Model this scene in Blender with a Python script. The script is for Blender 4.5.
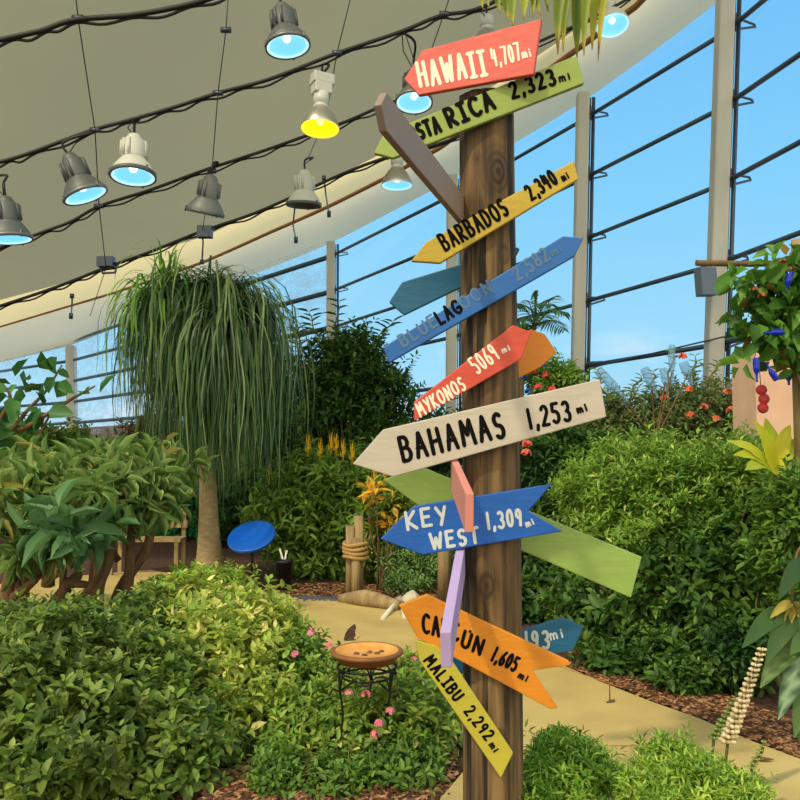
import bpy, math, random
import numpy as np
from mathutils import Vector, Matrix
for o in list(bpy.data.objects): bpy.data.objects.remove(o)
C = bpy.context.scene.collection
rnd = random.Random(7); rng = np.random.default_rng(7)
PI = math.pi
def srgb(r, g, b):
    f = lambda c: (c/255/12.92) if c/255 <= .04045 else ((c/255+.055)/1.055)**2.4
    return (f(r), f(g), f(b))
# ------------------------------------------------------------ camera
CAMZ = 1.55; PITCH = math.atan(50/800)
cd = bpy.data.cameras.new('camera'); cam = bpy.data.objects.new('camera', cd); C.objects.link(cam)
cd.sensor_width = 36; cd.lens = 36.0; cd.clip_start = .05; cd.clip_end = 800
cam.location = (0, 0, CAMZ); cam.rotation_euler = (PI/2+PITCH, 0, 0)
bpy.context.scene.camera = cam
# ------------------------------------------------------------ world
W = bpy.data.worlds.new('sky'); bpy.context.scene.world = W; W.use_nodes = True
nt = W.node_tree; N = nt.nodes; L = nt.links; N.clear()
tc = N.new('ShaderNodeTexCoord'); sx = N.new('ShaderNodeSeparateXYZ'); L.new(tc.outputs['Generated'], sx.inputs[0])
rmp = N.new('ShaderNodeValToRGB'); L.new(sx.outputs['Z'], rmp.inputs[0])
e = rmp.color_ramp.elements
e[0].position = 0.0; e[0].color = (*srgb(196,234,252), 1)
e[1].position = .62; e[1].color = (*srgb(98,180,250), 1)
k = e.new(.10); k.color = (*srgb(166,224,254), 1)
k = e.new(.30); k.color = (*srgb(134,211,255), 1)
noi = N.new('ShaderNodeTexNoise'); noi.inputs['Scale'].default_value = 5; noi.inputs['Detail'].default_value = 5
mp = N.new('ShaderNodeMapping'); mp.inputs['Scale'].default_value = (1, 1, 3.2); L.new(tc.outputs['Generated'], mp.inputs[0]); L.new(mp.outputs[0], noi.inputs['Vector'])
cr = N.new('ShaderNodeMapRange'); cr.inputs['From Min'].default_value = .54; cr.inputs['From Max'].default_value = .66; L.new(noi.outputs['Fac'], cr.inputs['Value'])
hz = N.new('ShaderNodeMapRange'); hz.inputs['From Min'].default_value = .16; hz.inputs['From Max'].default_value = .06; L.new(sx.outputs['Z'], hz.inputs['Value'])
mm = N.new('ShaderNodeMath'); mm.operation = 'MULTIPLY'; L.new(cr.outputs[0], mm.inputs[0]); L.new(hz.outputs[0], mm.inputs[1])
mx = N.new('ShaderNodeMix'); mx.data_type = 'RGBA'; L.new(mm.outputs[0], mx.inputs[0]); L.new(rmp.outputs[0], mx.inputs[6]); mx.inputs[7].default_value = (*srgb(236,243,250), 1)
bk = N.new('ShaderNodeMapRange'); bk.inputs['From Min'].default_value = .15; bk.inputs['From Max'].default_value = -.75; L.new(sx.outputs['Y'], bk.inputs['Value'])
mx2 = N.new('ShaderNodeMix'); mx2.data_type = 'RGBA'; L.new(bk.outputs[0], mx2.inputs[0]); L.new(mx.outputs[2], mx2.inputs[6]); mx2.inputs[7].default_value = (1.75, 1.66, 1.22, 1)  # warm, brighter sky half behind the camera, added to lift the interior light
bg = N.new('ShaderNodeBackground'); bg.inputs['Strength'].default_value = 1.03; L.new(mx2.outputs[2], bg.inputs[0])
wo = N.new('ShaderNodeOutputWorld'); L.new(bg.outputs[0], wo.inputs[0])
# ------------------------------------------------------------ sun
sd = bpy.data.lights.new('sun', 'SUN'); sd.energy = 2.3; sd.angle = math.radians(2.2); sd.color = (1.0, .88, .60)
sun = bpy.data.objects.new('sun', sd); C.objects.link(sun)
sun.rotation_euler = Vector((.42, .50, -.80)).to_track_quat('-Z', 'Y').to_euler(); sun.location = (-6, -6, 12)
vs = bpy.context.scene.view_settings
bpy.context.scene.display_settings.display_device = 'sRGB'
vs.view_transform = 'Standard'; vs.look = 'None'; vs.gamma = 1; vs.use_curve_mapping = False; vs.exposure = 0.0
# ------------------------------------------------------------ helpers
FW = np.array([0, math.cos(PITCH), math.sin(PITCH)]); UP = np.array([0, -math.sin(PITCH), math.cos(PITCH)])
def ray(px, py): return np.array([(px-400)/800, 0, 0]) + UP*(-(py-400)/800) + FW
O = np.array([0, 0, CAMZ])
def atY(px, py, Y): d = ray(px, py); return O + d*(Y/d[1])
def atZ(px, py, Z): d = ray(px, py); return O + d*((Z-CAMZ)/d[2])
def gnd(px, py): return atZ(px, py, 0)
def nrm(v): v = np.asarray(v, float); return v/(np.linalg.norm(v)+1e-9)

def material(name, color, rough=.6, metal=0, noise=None, bump=None, emit=None, emit_s=1, spec=.5, trans=0):
    m = bpy.data.materials.new(name); m.use_nodes = True
    nt = m.node_tree; b = nt.nodes['Principled BSDF']
    b.inputs['Base Color'].default_value = (*color, 1); b.inputs['Roughness'].default_value = rough; b.inputs['Metallic'].default_value = metal
    b.inputs['Specular IOR Level'].default_value = spec
    if emit: b.inputs['Emission Color'].default_value = (*emit, 1); b.inputs['Emission Strength'].default_value = emit_s
    if noise or bump:
        tc = nt.nodes.new('ShaderNodeTexCoord')
    if noise:   # (scale, colour2, stretch xyz, contrast)
        sc, c2, st, ct = noise
        mp = nt.nodes.new('ShaderNodeMapping'); mp.inputs['Scale'].default_value = st; nt.links.new(tc.outputs['Object'], mp.inputs[0])
        n = nt.nodes.new('ShaderNodeTexNoise'); n.inputs['Scale'].default_value = sc; n.inputs['Detail'].default_value = 6; nt.links.new(mp.outputs[0], n.inputs['Vector'])
        r = nt.nodes.new('ShaderNodeMapRange'); r.inputs['From Min'].default_value = .5-ct; r.inputs['From Max'].default_value = .5+ct; nt.links.new(n.outputs['Fac'], r.inputs['Value'])
        x = nt.nodes.new('ShaderNodeMix'); x.data_type = 'RGBA'; nt.links.new(r.outputs[0], x.inputs[0]); x.inputs[6].default_value = (*color, 1); x.inputs[7].default_value = (*c2, 1)
        nt.links.new(x.outputs[2], b.inputs['Base Color'])
    if bump:    # (scale, strength, stretch)
        sc, s, st = bump
        mp = nt.nodes.new('ShaderNodeMapping'); mp.inputs['Scale'].default_value = st; nt.links.new(tc.outputs['Object'], mp.inputs[0])
        n = nt.nodes.new('ShaderNodeTexNoise'); n.inputs['Scale'].default_value = sc; n.inputs['Detail'].default_value = 5; nt.links.new(mp.outputs[0], n.inputs['Vector'])
        bb = nt.nodes.new('ShaderNodeBump'); bb.inputs['Strength'].default_value = s; bb.inputs['Distance'].default_value = .02; nt.links.new(n.outputs['Fac'], bb.inputs['Height']); nt.links.new(bb.outputs[0], b.inputs['Normal'])
    if trans:
        t = nt.nodes.new('ShaderNodeBsdfTranslucent'); t.inputs[0].default_value = (*color, 1)
        ms = nt.nodes.new('ShaderNodeMixShader'); ms.inputs[0].default_value = trans
        out = nt.nodes['Material Output']; nt.links.new(b.outputs[0], ms.inputs[1]); nt.links.new(t.outputs[0], ms.inputs[2]); nt.links.new(ms.outputs[0], out.inputs[0])
    return m
def leaf_material(name, rough=.45, tr=.33):
    m = bpy.data.materials.new(name); m.use_nodes = True; nt = m.node_tree; b = nt.nodes['Principled BSDF']
    a = nt.nodes.new('ShaderNodeAttribute'); a.attribute_name = 'Col'
    nt.links.new(a.outputs['Color'], b.inputs['Base Color']); b.inputs['Roughness'].default_value = rough; b.inputs['Specular IOR Level'].default_value = .35
    t = nt.nodes.new('ShaderNodeBsdfTranslucent')
    hs = nt.nodes.new('ShaderNodeHueSaturation'); hs.inputs['Value'].default_value = 1.35; hs.inputs['Hue'].default_value = .488; nt.links.new(a.outputs['Color'], hs.inputs['Color']); nt.links.new(hs.outputs[0], t.inputs[0])
    ms = nt.nodes.new('ShaderNodeMixShader'); ms.inputs[0].default_value = tr
    nt.links.new(b.outputs[0], ms.inputs[1]); nt.links.new(t.outputs[0], ms.inputs[2]); nt.links.new(ms.outputs[0], nt.nodes['Material Output'].inputs[0])
    return m
LEAF = leaf_material('leaf')

class MB:
    """collects vertices and faces of ONE mesh"""
    def __init__(s): s.v = []; s.f = []; s.c = []; s.sm = []
    def add(s, V, F, col=None, smooth=False):
        n = len(s.v); s.v += [tuple(map(float, p)) for p in V]; s.f += [tuple(i+n for i in f) for f in F]
        s.sm += [smooth]*len(F)
        if col is not None: s.c += [col]*len(V)
        return s
    def box(s, c, d, rot=None):
        c = np.array(c, float); V = []
        for x in (-.5, .5):
            for y in (-.5, .5):
                for z in (-.5, .5):
                    p = np.array([x*d[0], y*d[1], z*d[2]])
                    if rot is not None: p = rot@p
                    V.append(c+p)
        return s.add(V, [(0,1,3,2),(4,6,7,5),(0,4,5,1),(2,3,7,6),(0,2,6,4),(1,5,7,3)])
    def tube(s, pts, r, n=8, col=None, caps=True):
        pts = [np.array(p, float) for p in pts]; k = len(pts)
        rs = [r]*k if np.isscalar(r) else list(r)
        V = []; F = []; t0 = nrm(pts[1]-pts[0]); u = nrm(np.cross(t0, [0,0,1] if abs(t0[2]) < .9 else [1,0,0]))
        for i, p in enumerate(pts):
            t = nrm(pts[min(i+1,k-1)]-pts[max(i-1,0)]); u = nrm(u-t*np.dot(u,t)); w = np.cross(t, u)
            for j in range(n): a = 2*PI*j/n; V.append(p+rs[i]*(math.cos(a)*u+math.sin(a)*w))
        for i in range(k-1):
            for j in range(n): F.append((i*n+j, i*n+(j+1)%n, (i+1)*n+(j+1)%n, (i+1)*n+j))
        s.add(V, F, col, True)
        if caps:
            m = len(s.v)-len(V); s.f += [tuple(m+j for j in range(n))[::-1], tuple(m+(k-1)*n+j for j in range(n))]; s.sm += [False, False]
        return s
    def lathe(s, prof, c, axis=(0,0,1), n=24, col=None, ribs=None):
        """prof: (radius, distance along axis)"""
        ax = nrm(axis); u = nrm(np.cross(ax, [0,1,0] if abs(ax[1]) < .9 else [1,0,0])); w = np.cross(ax, u); c = np.array(c, float)
        V = []; F = []
        for r, h in prof:
            for j in range(n): a = 2*PI*j/n; V.append(c+ax*h+r*(math.cos(a)*u+math.sin(a)*w))
        for i in range(len(prof)-1):
            for j in range(n): F.append((i*n+j, i*n+(j+1)%n, (i+1)*n+(j+1)%n, (i+1)*n+j))
        return s.add(V, F, col, True)
    def prism(s, poly, off):
        """poly: list of 3-D points, extruded by off"""
        k = len(poly); P = [np.array(p, float) for p in poly]; Q = [p+np.array(off) for p in P]
        return s.add(P+Q, [tuple(range(k)), tuple(range(2*k-1, k-1, -1))]+[(i, i+k, (i+1)%k+k, (i+1)%k) for i in range(k)])
    def build(s, name, mat, root=None, parent=None, bevel=0, smooth=None, sub=0):
        me = bpy.data.meshes.new(name)
        V = np.array(s.v, float)
        loc = np.array(root['_loc']) if root is not None else np.zeros(3)
        me.from_pydata((V-loc).tolist(), [], s.f); me.materials.append(mat)
        me.polygons.foreach_set('use_smooth', s.sm if smooth is None else [smooth]*len(s.f))
        if s.c:
            a = me.color_attributes.new('Col', 'FLOAT_COLOR', 'POINT')
            cc = np.ones((len(V), 4)); cc[:, :3] = np.array(s.c); a.data.foreach_set('color', cc.ravel())
        me.update()
        o = bpy.data.objects.new(name, me); C.objects.link(o)
        if parent is not None: o.parent = parent
        elif root is not None: o.parent = root
        if bevel:
            b = o.modifiers.new('bevel', 'BEVEL'); b.width = bevel; b.segments = 2; b.limit_method = 'ANGLE'
        return o
def thing(name, label, cat, loc, group=None):
    o = bpy.data.objects.new(name, None); C.objects.link(o); o.empty_display_size = .1
    o.location = tuple(map(float, loc)); o['label'] = label; o['category'] = cat; o['_loc'] = [float(x) for x in loc]
    if group: o['group'] = group
    return o
def tag(o, label, cat, group=None, kind=None):
    o['label'] = label; o['category'] = cat
    if group: o['group'] = group
    if kind: o['kind'] = kind
    return o
def struct(o): o['kind'] = 'structure'; return o
def lbl(o, s): o['label'] = s; return o

# ------------------------------------------------------------ materials
M = {}
M['fabric'] = material('roof_fabric', srgb(214,202,162), .9, noise=(.25, srgb(202,190,150), (1,1,1), .2), trans=.30)
M['soffit'] = material('soffit', srgb(250,238,206), .85, noise=(.3, srgb(238,224,192), (1,1,1), .2), trans=.42)
M['tanstrip'] = material('tan_fabric', srgb(252,226,168), .85, noise=(.5, srgb(246,214,152), (1,1,1), .2), trans=.62)
M['trimbrown'] = material('brown_edge', srgb(165,112,62), .7)
M['post'] = material('cream_steel', srgb(205,200,190), .5, noise=(3, srgb(185,180,172), (1,1,.2), .2))
M['rail'] = material('blue_grey_rail', srgb(70,88,106), .4, .3)
M['steel'] = material('dark_steel', srgb(74,80,92), .35, .6)
M['black'] = material('black_rubber', srgb(22,20,20), .6)
M['iron'] = material('wrought_iron', srgb(34,30,30), .5, .5)
M['mulch'] = material('mulch', srgb(98,62,38), .95, noise=(22, srgb(52,33,22), (1,1,1), .16), bump=(60, .9, (1,1,1)))
M['chip'] = material('mulch_chip', srgb(120,78,50), .95, noise=(9, srgb(70,42,28), (1,1,1), .2))
M['path'] = material('path_concrete', srgb(206,180,114), .9, noise=(2.2, srgb(180,154,94), (1,1,1), .22), bump=(90, .25, (1,1,1)))
M['bark'] = material('bark', srgb(140,108,72), .9, noise=(14, srgb(88,64,42), (1,1,.25), .2), bump=(30, .8, (1,1,.3)))
M['palebark'] = material('pale_bark', srgb(170,150,112), .9, noise=(9, srgb(140,118,84), (1,1,2.5), .2), bump=(26, .8, (.6,.6,2)))
M['cutwood'] = material('weathered_wood', srgb(176,152,108), .85, noise=(12, srgb(128,104,70), (1,1,.2), .2), bump=(24, .7, (1,1,.15)))
M['stem'] = material('green_stem', srgb(96,96,48), .8)
M['brownstem'] = material('woody_stem', srgb(128,96,62), .85, noise=(20, srgb(86,62,40), (1,1,.3), .2))
M['stucco'] = material('pink_stucco', srgb(226,184,158), .9, noise=(4, srgb(212,168,142), (1,1,1), .2))
M['outside'] = material('outside_ground', srgb(150,150,140), .95)
def glass(name, frost):
    m = bpy.data.materials.new(name); m.use_nodes = True; nt = m.node_tree; nt.nodes.clear()
    out = nt.nodes.new('ShaderNodeOutputMaterial'); t = nt.nodes.new('ShaderNodeBsdfTransparent'); t.inputs[0].default_value = (.96, .985, .99, 1)
    g = nt.nodes.new('ShaderNodeBsdfGlossy'); g.inputs['Roughness'].default_value = .02
    ms = nt.nodes.new('ShaderNodeMixShader'); ms.inputs[0].default_value = .04; nt.links.new(t.outputs[0], ms.inputs[1]); nt.links.new(g.outputs[0], ms.inputs[2])
    last = ms
    if frost:
        d = nt.nodes.new('ShaderNodeBsdfTranslucent'); d.inputs[0].default_value = (.9, .92, .95, 1)
        df = nt.nodes.new('ShaderNodeBsdfDiffuse'); df.inputs[0].default_value = (.72, .78, .88, 1)
        ad = nt.nodes.new('ShaderNodeMixShader'); ad.inputs[0].default_value = .5; nt.links.new(d.outputs[0], ad.inputs[1]); nt.links.new(df.outputs[0], ad.inputs[2])
        tc = nt.nodes.new('ShaderNodeTexCoord'); mp = nt.nodes.new('ShaderNodeMapping'); mp.inputs['Scale'].default_value = (.5, .5, 1.6); nt.links.new(tc.outputs['Object'], mp.inputs[0])
        n = nt.nodes.new('ShaderNodeTexNoise'); n.inputs['Scale'].default_value = 1.6; n.inputs['Detail'].default_value = 9; n.inputs['Roughness'].default_value = .75; nt.links.new(mp.outputs[0], n.inputs['Vector'])
        r = nt.nodes.new('ShaderNodeMapRange'); r.inputs['From Min'].default_value = .42; r.inputs['From Max'].default_value = .7; r.inputs['To Max'].default_value = frost; nt.links.new(n.outputs['Fac'], r.inputs['Value'])
        m2 = nt.nodes.new('ShaderNodeMixShader'); nt.links.new(r.outputs[0], m2.inputs[0]); nt.links.new(ms.outputs[0], m2.inputs[1]); nt.links.new(ad.outputs[0], m2.inputs[2]); last = m2
    nt.links.new(last.outputs[0], out.inputs[0]); return m
M['glass'] = glass('clear_glass', 0); M['frost'] = glass('condensation_glass', .75)

# ------------------------------------------------------------ ground, path
m = MB(); m.add([(-45,-8,0),(9,-8,0),(9,7.6,0),(7,12,0),(5.2,16,0),(3.4,20,0),(-1,27,0),(-17,46,0),(-45,60,0)], [tuple(range(9))]); struct(m.build('floor', M['mulch']))
m = MB(); m.add([(-400,-200,-.25),(400,-200,-.25),(400,700,-.25),(-400,700,-.25)], [(0,1,2,3)]); struct(m.build('trim_1', M['outside']))
PATH = [(-250,600),(-50,592),(60,580),(150,572),(230,588),(300,602),(345,603),(400,611),(450,625),(520,652),(560,668),(600,686),(650,706),(700,724),(750,746),(800,765),(900,805),(1000,850),(760,1150),(600,1100),(440,806),(470,770),(455,725),(400,696),(300,655),(200,645),(100,645),(-50,665),(-250,690)]
m = MB(); m.prism([gnd(*p)+np.array([0,0,.03]) for p in PATH][::-1], (0,0,-.05)); o = m.build('garden_path', M['path']); struct(o); o.name = 'floor_path'
m = MB()
m.tube([gnd(566,752)+[0,0,.031], gnd(640,752)+[0,0,.031]], .004, 5); m.tube([gnd(505,652)+[0,0,.031], gnd(620,692)+[0,0,.031]], .004, 5)
struct(m.build('trim_2', M['trimbrown']))

# ------------------------------------------------------------ glass wall
def station(bpx, tpx, Y, zt):
    b = np.array([(bpx-400)/800*Y*1.002, Y, 0.0])
    ty = 400-800*math.tan(math.atan((zt-CAMZ)/Y)-PITCH)
    t = atY(tpx, ty, Y); t[2] = zt
    return b, t
ST = [(np.array([5.15,5.0,0]), np.array([5.75,5.0,9.2])), (np.array([4.75,8.2,0]), np.array([5.3,8.2,8.7])), station(703,726,11,8.25), station(572,583,14,8.0), station(450,452,18.24,8.0), station(331,331,24.1,8.0), station(75,71,43,7.3), (np.array([-27,51,0]), np.array([-27,51,6.9]))]
RZ = [.85, 1.93, 3.0, 4.13, 5.25, 6.36, 7.45]
def on(i, z): b, t = ST[i]; return b+(t-b)*(z/t[2])
pw = [.22,.22,.22,.21,.24,.25,.46,.5]
plabel = ['cream steel post at the right end of the glass wall, outside the frame','cream steel post right of the widest pane','broad cream steel post with grey box mounted on it','cream steel post rising right behind the blue board tip','cream steel post mostly hidden behind the wooden signpost','cream steel post above the dark bushes right of the ponytail palm','white steel post at far left above the hedge','far left steel post outside the frame']
for i in range(1, 7):
    b, t = ST[i]; d = nrm(ST[min(i+1,7)][0]-ST[i-1][0]); nn = np.array([d[1], -d[0], 0])
    if nn[0] > 0: nn = -nn
    r = thing('steel_post', plabel[i], 'post', b)
    w = pw[i]
    off = -nrm([b[0], b[1], 0])*.24
    m = MB(); hw = np.array([1,0,0])*w/2; hd = np.array([0,1,0])*w/2
    V = []
    for q in (b, t-(t-b)*.02):
        V += [q+off-hw-hd, q+off+hw-hd, q+off+hw+hd, q+off-hw+hd]
    m.add(V, [(0,3,2,1),(4,5,6,7),(0,1,5,4),(1,2,6,5),(2,3,7,6),(3,0,4,7)]); m.build('column', M['post'], r, bevel=.03)
    if i in (1,2,3,4,5):
        sdx = np.array([w*.5+.085, 0, 0])
        m = MB(); m.tube([b+off+sdx, t+off+sdx*1.0-(t-b)*.03], .032, 8); m.tube([b+off+sdx*.72, t+off+sdx*.72-(t-b)*.03], .012, 5); m.build('tie_rod', M['steel'], r)
        for z in RZ[1:]:
            p = on(i, z)+off; m = MB()
            m.tube([p+[w*.3,-.05,.02], p+sdx+[.02,-.03,.06], p+sdx+[.28,.15,.09], p+sdx+[.30,.15,.05], p+sdx+[0,0,-.06], p+sdx+[-.06,-.05,-.12], p+sdx+[-.06,-.05,.14]], .018, 5)
            m.build('bracket', M['steel'], r)
for i in range(7):
    m = MB()
    zs = [0.9]+RZ[1:]+[min(ST[i][1][2], ST[i+1][1][2])]
    for a, c in zip(zs[:-1], zs[1:]):
        V = [on(i,a), on(i+1,a), on(i+1,c), on(i,c)]
        if c == zs[-1]: V[3] = ST[i][1]; V[2] = ST[i+1][1]
        m.add(V, [(0,1,2,3)])
    w_ = struct(m.build('window_%d' % (i+1), M['frost'] if i >= 5 else M['glass']))
    m = MB()
    for z in RZ[1:] + ([8.4] if i == 0 else []):
        k = .036 if i < 4 else (.045 if i < 5 else .08)
        m.tube([on(i,z), on(i+1,z)], k, 8)
    m.build('glazing_rail', M['rail'], None, w_)
    b0, b1 = ST[i][0], ST[i+1][0]
    m = MB(); n_ = np.array([.12,.06,0]); hh = 1.0 if i < 5 else 2.75
    m.prism([q_+n_*2.6 for q_ in (b0, b1, b1+[0,0,hh], b0+[0,0,hh])], n_); struct(m.build('wall_%s' % ['east','east_glazed','right','middle','back','back_left','far_left'][i], M['trimbrown'] if i >= 5 else M['post']))
# thin tension cable across the right bays
m = MB(); m.tube([atY(440,402,17), atY(590,368,13.6), atY(745,332,10)], .012, 5); tag(m.build('tension_cable', M['steel']), 'thin steel tension cable running just above the lowest glazing rail', 'cable')

# ------------------------------------------------------------ roof
Lp = [(0,326),(60,308),(120,290),(206,260),(268,232),(331,204),(388,175),(440,146),(520,88),(600,30),(641,0)]
Up = [(0,300),(60,284),(100,269),(150,252),(206,236),(235,222),(268,208),(323,183),(375,157),(440,121),(520,68),(600,12)]
def resample(P, n):
    P = [np.array(p, float) for p in P]; d = [0]
    for a, b in zip(P[:-1], P[1:]): d.append(d[-1]+np.linalg.norm(b-a))
    out = []
    for t in np.linspace(0, d[-1], n):
        i = min(max(np.searchsorted(d, t)-1, 0), len(P)-2); k = (t-d[i])/(d[i+1]-d[i]); out.append(P[i]+(P[i+1]-P[i])*k)
    return out
Lw = [atZ(*p, 8.0+.25*min(1,p[0]/300)) for p in Lp]; Uw = [atZ(*p, 8.15+.25*min(1,p[0]/300)) for p in Up]
Lw = [Lw[0]+(Lw[0]-Lw[1])*1.8]+Lw+[np.array([4.5,8.0,9.0]), np.array([4.9,5,9.5])]
Uw = [Uw[0]+(Uw[0]-Uw[1])*2.2]+Uw+[np.array([4.0,8.0,9.2]), np.array([4.4,5,9.7])]
Ew = [ST[7][1], ST[6][1], (ST[6][1]*.5+ST[5][1]*.5)+[0,0,.05], ST[5][1], ST[4][1], ST[3][1], ST[2][1], ST[1][1], ST[0][1]]
K = 70
def rep(P):  # resample by screen-like angle so that the three curves pair up
    P = [np.array(p) for p in P]; a = np.array([math.atan2(p[0], p[1]) for p in P]); order = np.argsort(a); a = a[order]; P = np.array(P)[order]
    T = np.linspace(math.atan2(-27,51)+.0, math.atan2(4.6,6.2), K)
    A = np.interp(T, a, 1/np.hypot(P[:,0], P[:,1])); Z = np.interp(T, a, P[:,2])
    return [np.array([math.sin(t)/q, math.cos(t)/q, z]) for t, q, z in zip(T, A, Z)]
Er, Lr, Ur = rep(Ew), rep(Lw), rep(Uw)
def ruled(A, B, n, bulge=0):
    V = []; F = []; k = len(A)
    for j in range(n+1):
        t = j/n
        for a, b in zip(A, B): V.append(a*(1-t)+b*t+np.array([0,0,bulge*4*t*(1-t)]))
    for j in range(n):
        for i in range(k-1): F.append((j*k+i, j*k+i+1, (j+1)*k+i+1, (j+1)*k+i))
    return V, F
def shell(A, B, n, bulge, name, mat, th=.08):
    V, F = ruled(A, B, n, bulge); m = MB(); m.add(V, F, smooth=True); o = m.build(name, mat)
    return struct(o)
Eo = [p+nrm([p[0],p[1],0])*.35+[0,0,-.05] for p in Er]
shell(Eo, Lr, 8, .25, 'ceiling_soffit', M['soffit'])
shell(Lr, Ur, 4, .12, 'ceiling_band', M['tanstrip'])
Inn = []
for i, u in enumerate(Ur):
    t = i/(K-1); Inn.append(np.array([-34*(1-t)**1.6+5*t, 4.5+1.0*t, 10.8-.6*t]))
Inn[-1] = np.array([4.2,5.2,10])
V, F = ruled(Ur, Inn, 24, .5)
V = [v+np.array([0,0,.10*math.sin(v[0]*.9+v[1]*.5)*min(1,(i//K)/5)]) for i, v in enumerate(V)]
m = MB(); m.add(V, F, smooth=True); o = m.build('ceiling', M['fabric']); struct(o)
m = MB(); m.tube([p+[0,0,-.04] for p in Lr], .05, 6); struct(m.build('trim_3', M['trimbrown']))

# ------------------------------------------------------------ lamps and cables
CY = srgb(190,240,255)
M['cable'] = M['black']
def cat(P, n=8):
    P = [np.array(p, float) for p in P]; Q = [2*P[0]-P[1]]+P+[2*P[-1]-P[-2]]; out = []
    for i in range(1, len(Q)-2):
        for t in np.linspace(0, 1, n, endpoint=False):
            out.append(.5*((2*Q[i])+(-Q[i-1]+Q[i+1])*t+(2*Q[i-1]-5*Q[i]+4*Q[i+1]-Q[i+2])*t*t+(-Q[i-1]+3*Q[i]-3*Q[i+1]+Q[i+2])*t**3))
    return out+[Q[-2]]
def cable(pts, r, label):
    (x0,y0,d0),(x1,y1,_) = pts[0], pts[1]; k_ = (y1-y0)/(x1-x0)
    pts = [(x0-520, y0-k_*520+12, d0), (x0-260, y0-k_*260+26, d0)]+list(pts)
    m = MB(); P = cat([atY(*p) for p in pts], 8); m.tube(P, r, 6); m.tube([p+[.0,.02,-.035-.02*math.sin(i*.9)] for i, p in enumerate(P)], r*.6, 5)
    return tag(m.build('power_cable', M['black'], None), label, 'cable', 'cables strung under the roof')
cable([(-60,55,7),(0,40,7),(40,31,7),(75,20,7),(140,14,7),(205,0,7),(260,-22,7)], .024, 'topmost thick black cable crossing the upper left corner')
cable([(-60,178,8),(0,162,8),(30,153,8),(90,131,8),(130,120,8),(175,107,8),(218,93,8),(270,79,8),(335,54,8),(400,32,8),(440,16,8),(480,8,8),(540,-22,8)], .02, 'black cable carrying the white lamp and the yellow-lit lamp')
cable([(-30,262,9),(35,235,9),(70,222,9),(100,206,9),(150,190,9),(205,170,9),(260,152,9),(300,138,9),(345,122,9),(385,105,9),(440,85,9),(520,50,9),(600,14,9),(660,-20,9)], .018, 'black cable passing the grey unlit lamp near mid ceiling')
cable([(-40,318,11),(0,306,11),(45,291,11),(75,280,11),(105,268,11),(150,252,11),(200,232,11),(250,215,11),(290,198,11),(340,175,11),(385,158,11),(450,140,11),(520,105,11)], .022, 'lowest black cable sagging past the tan fabric band')
def wire(pts, label):
    P = [atY(*p) for p in pts]; m = MB(); m.tube(P, .006, 5)
    for p in P[1:-1]: m.tube([p+[-.05,0,0], p+[.05,0,0]], .028, 6)
    return tag(m.build('suspension_wire', M['steel']), label, 'wire', 'wires holding the cable net')
wire([(70,-60,6.6),(78,18,7),(95,130,8),(99,206,9),(106,268,11),(90,316,14)], 'thin steel wire running down through the left lamps')
wire([(232,-60,7.5),(226,30,7.6),(218,93,8),(212,171,9),(202,233,11)], 'thin steel wire above the grey unlit lamp')
wire([(365,-60,7.6),(337,53,8),(326,118,9),(308,158,10.8)], 'thin steel wire running past the yellow-lit lamp to the pale unlit one')
wire([(462,-40,7.6),(444,14,8),(425,68,8.6),(405,100,9.5),(396,150,11)], 'thin steel wire left of the red board')
wire([(404,30,8),(418,72,8.3)], 'short dark strut wire above the red board point')
for (a, lab) in ((((72,296,11),(72,306,12),(71,316,14)), 'leftmost short hanging rod below the tan band'), (((295,205,11),(293,225,12),(296,240,13)), 'short hanging rod right of the ponytail palm top'), (((324,178,11),(326,196,12),(329,214,13)), 'short hanging rod below the pale unlit lamp'), (((202,262,11),(203,242,11),(202,233,11)), 'short hanging rod above the ponytail palm')):
    P = [atY(*p) for p in a]; m = MB(); m.tube(P, .012, 5); m.tube([P[-1]+[0,0,-.05], P[-1]+[0,0,.05]], .035, 6); m.tube([P[0]+[0,0,-.03], P[0]+[0,0,.03]], .03, 6)
    tag(m.build('hanging_rod', M['steel']), lab, 'rod', 'hanging rods under the roof edge')
m = MB(); p = atY(106,262,10.95); m.box(p, (.22,.12,.14)); m.tube([p+[-.08,-.02,-.06], p+[-.02,-.06,-.17], p+[.14,-.04,-.16], p+[.16,0,-.02]], .018, 5); tag(m.build('junction_box', M['steel']), 'dark junction box with a cable loop above the ponytail palm left side', 'junction box')
m = MB(); p = atY(205,232,10.9); m.box(p, (.2,.12,.16)); tag(m.build('junction_box', M['steel']), 'dark junction box on the lowest cable under the grey unlit lamp', 'junction box')

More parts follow.
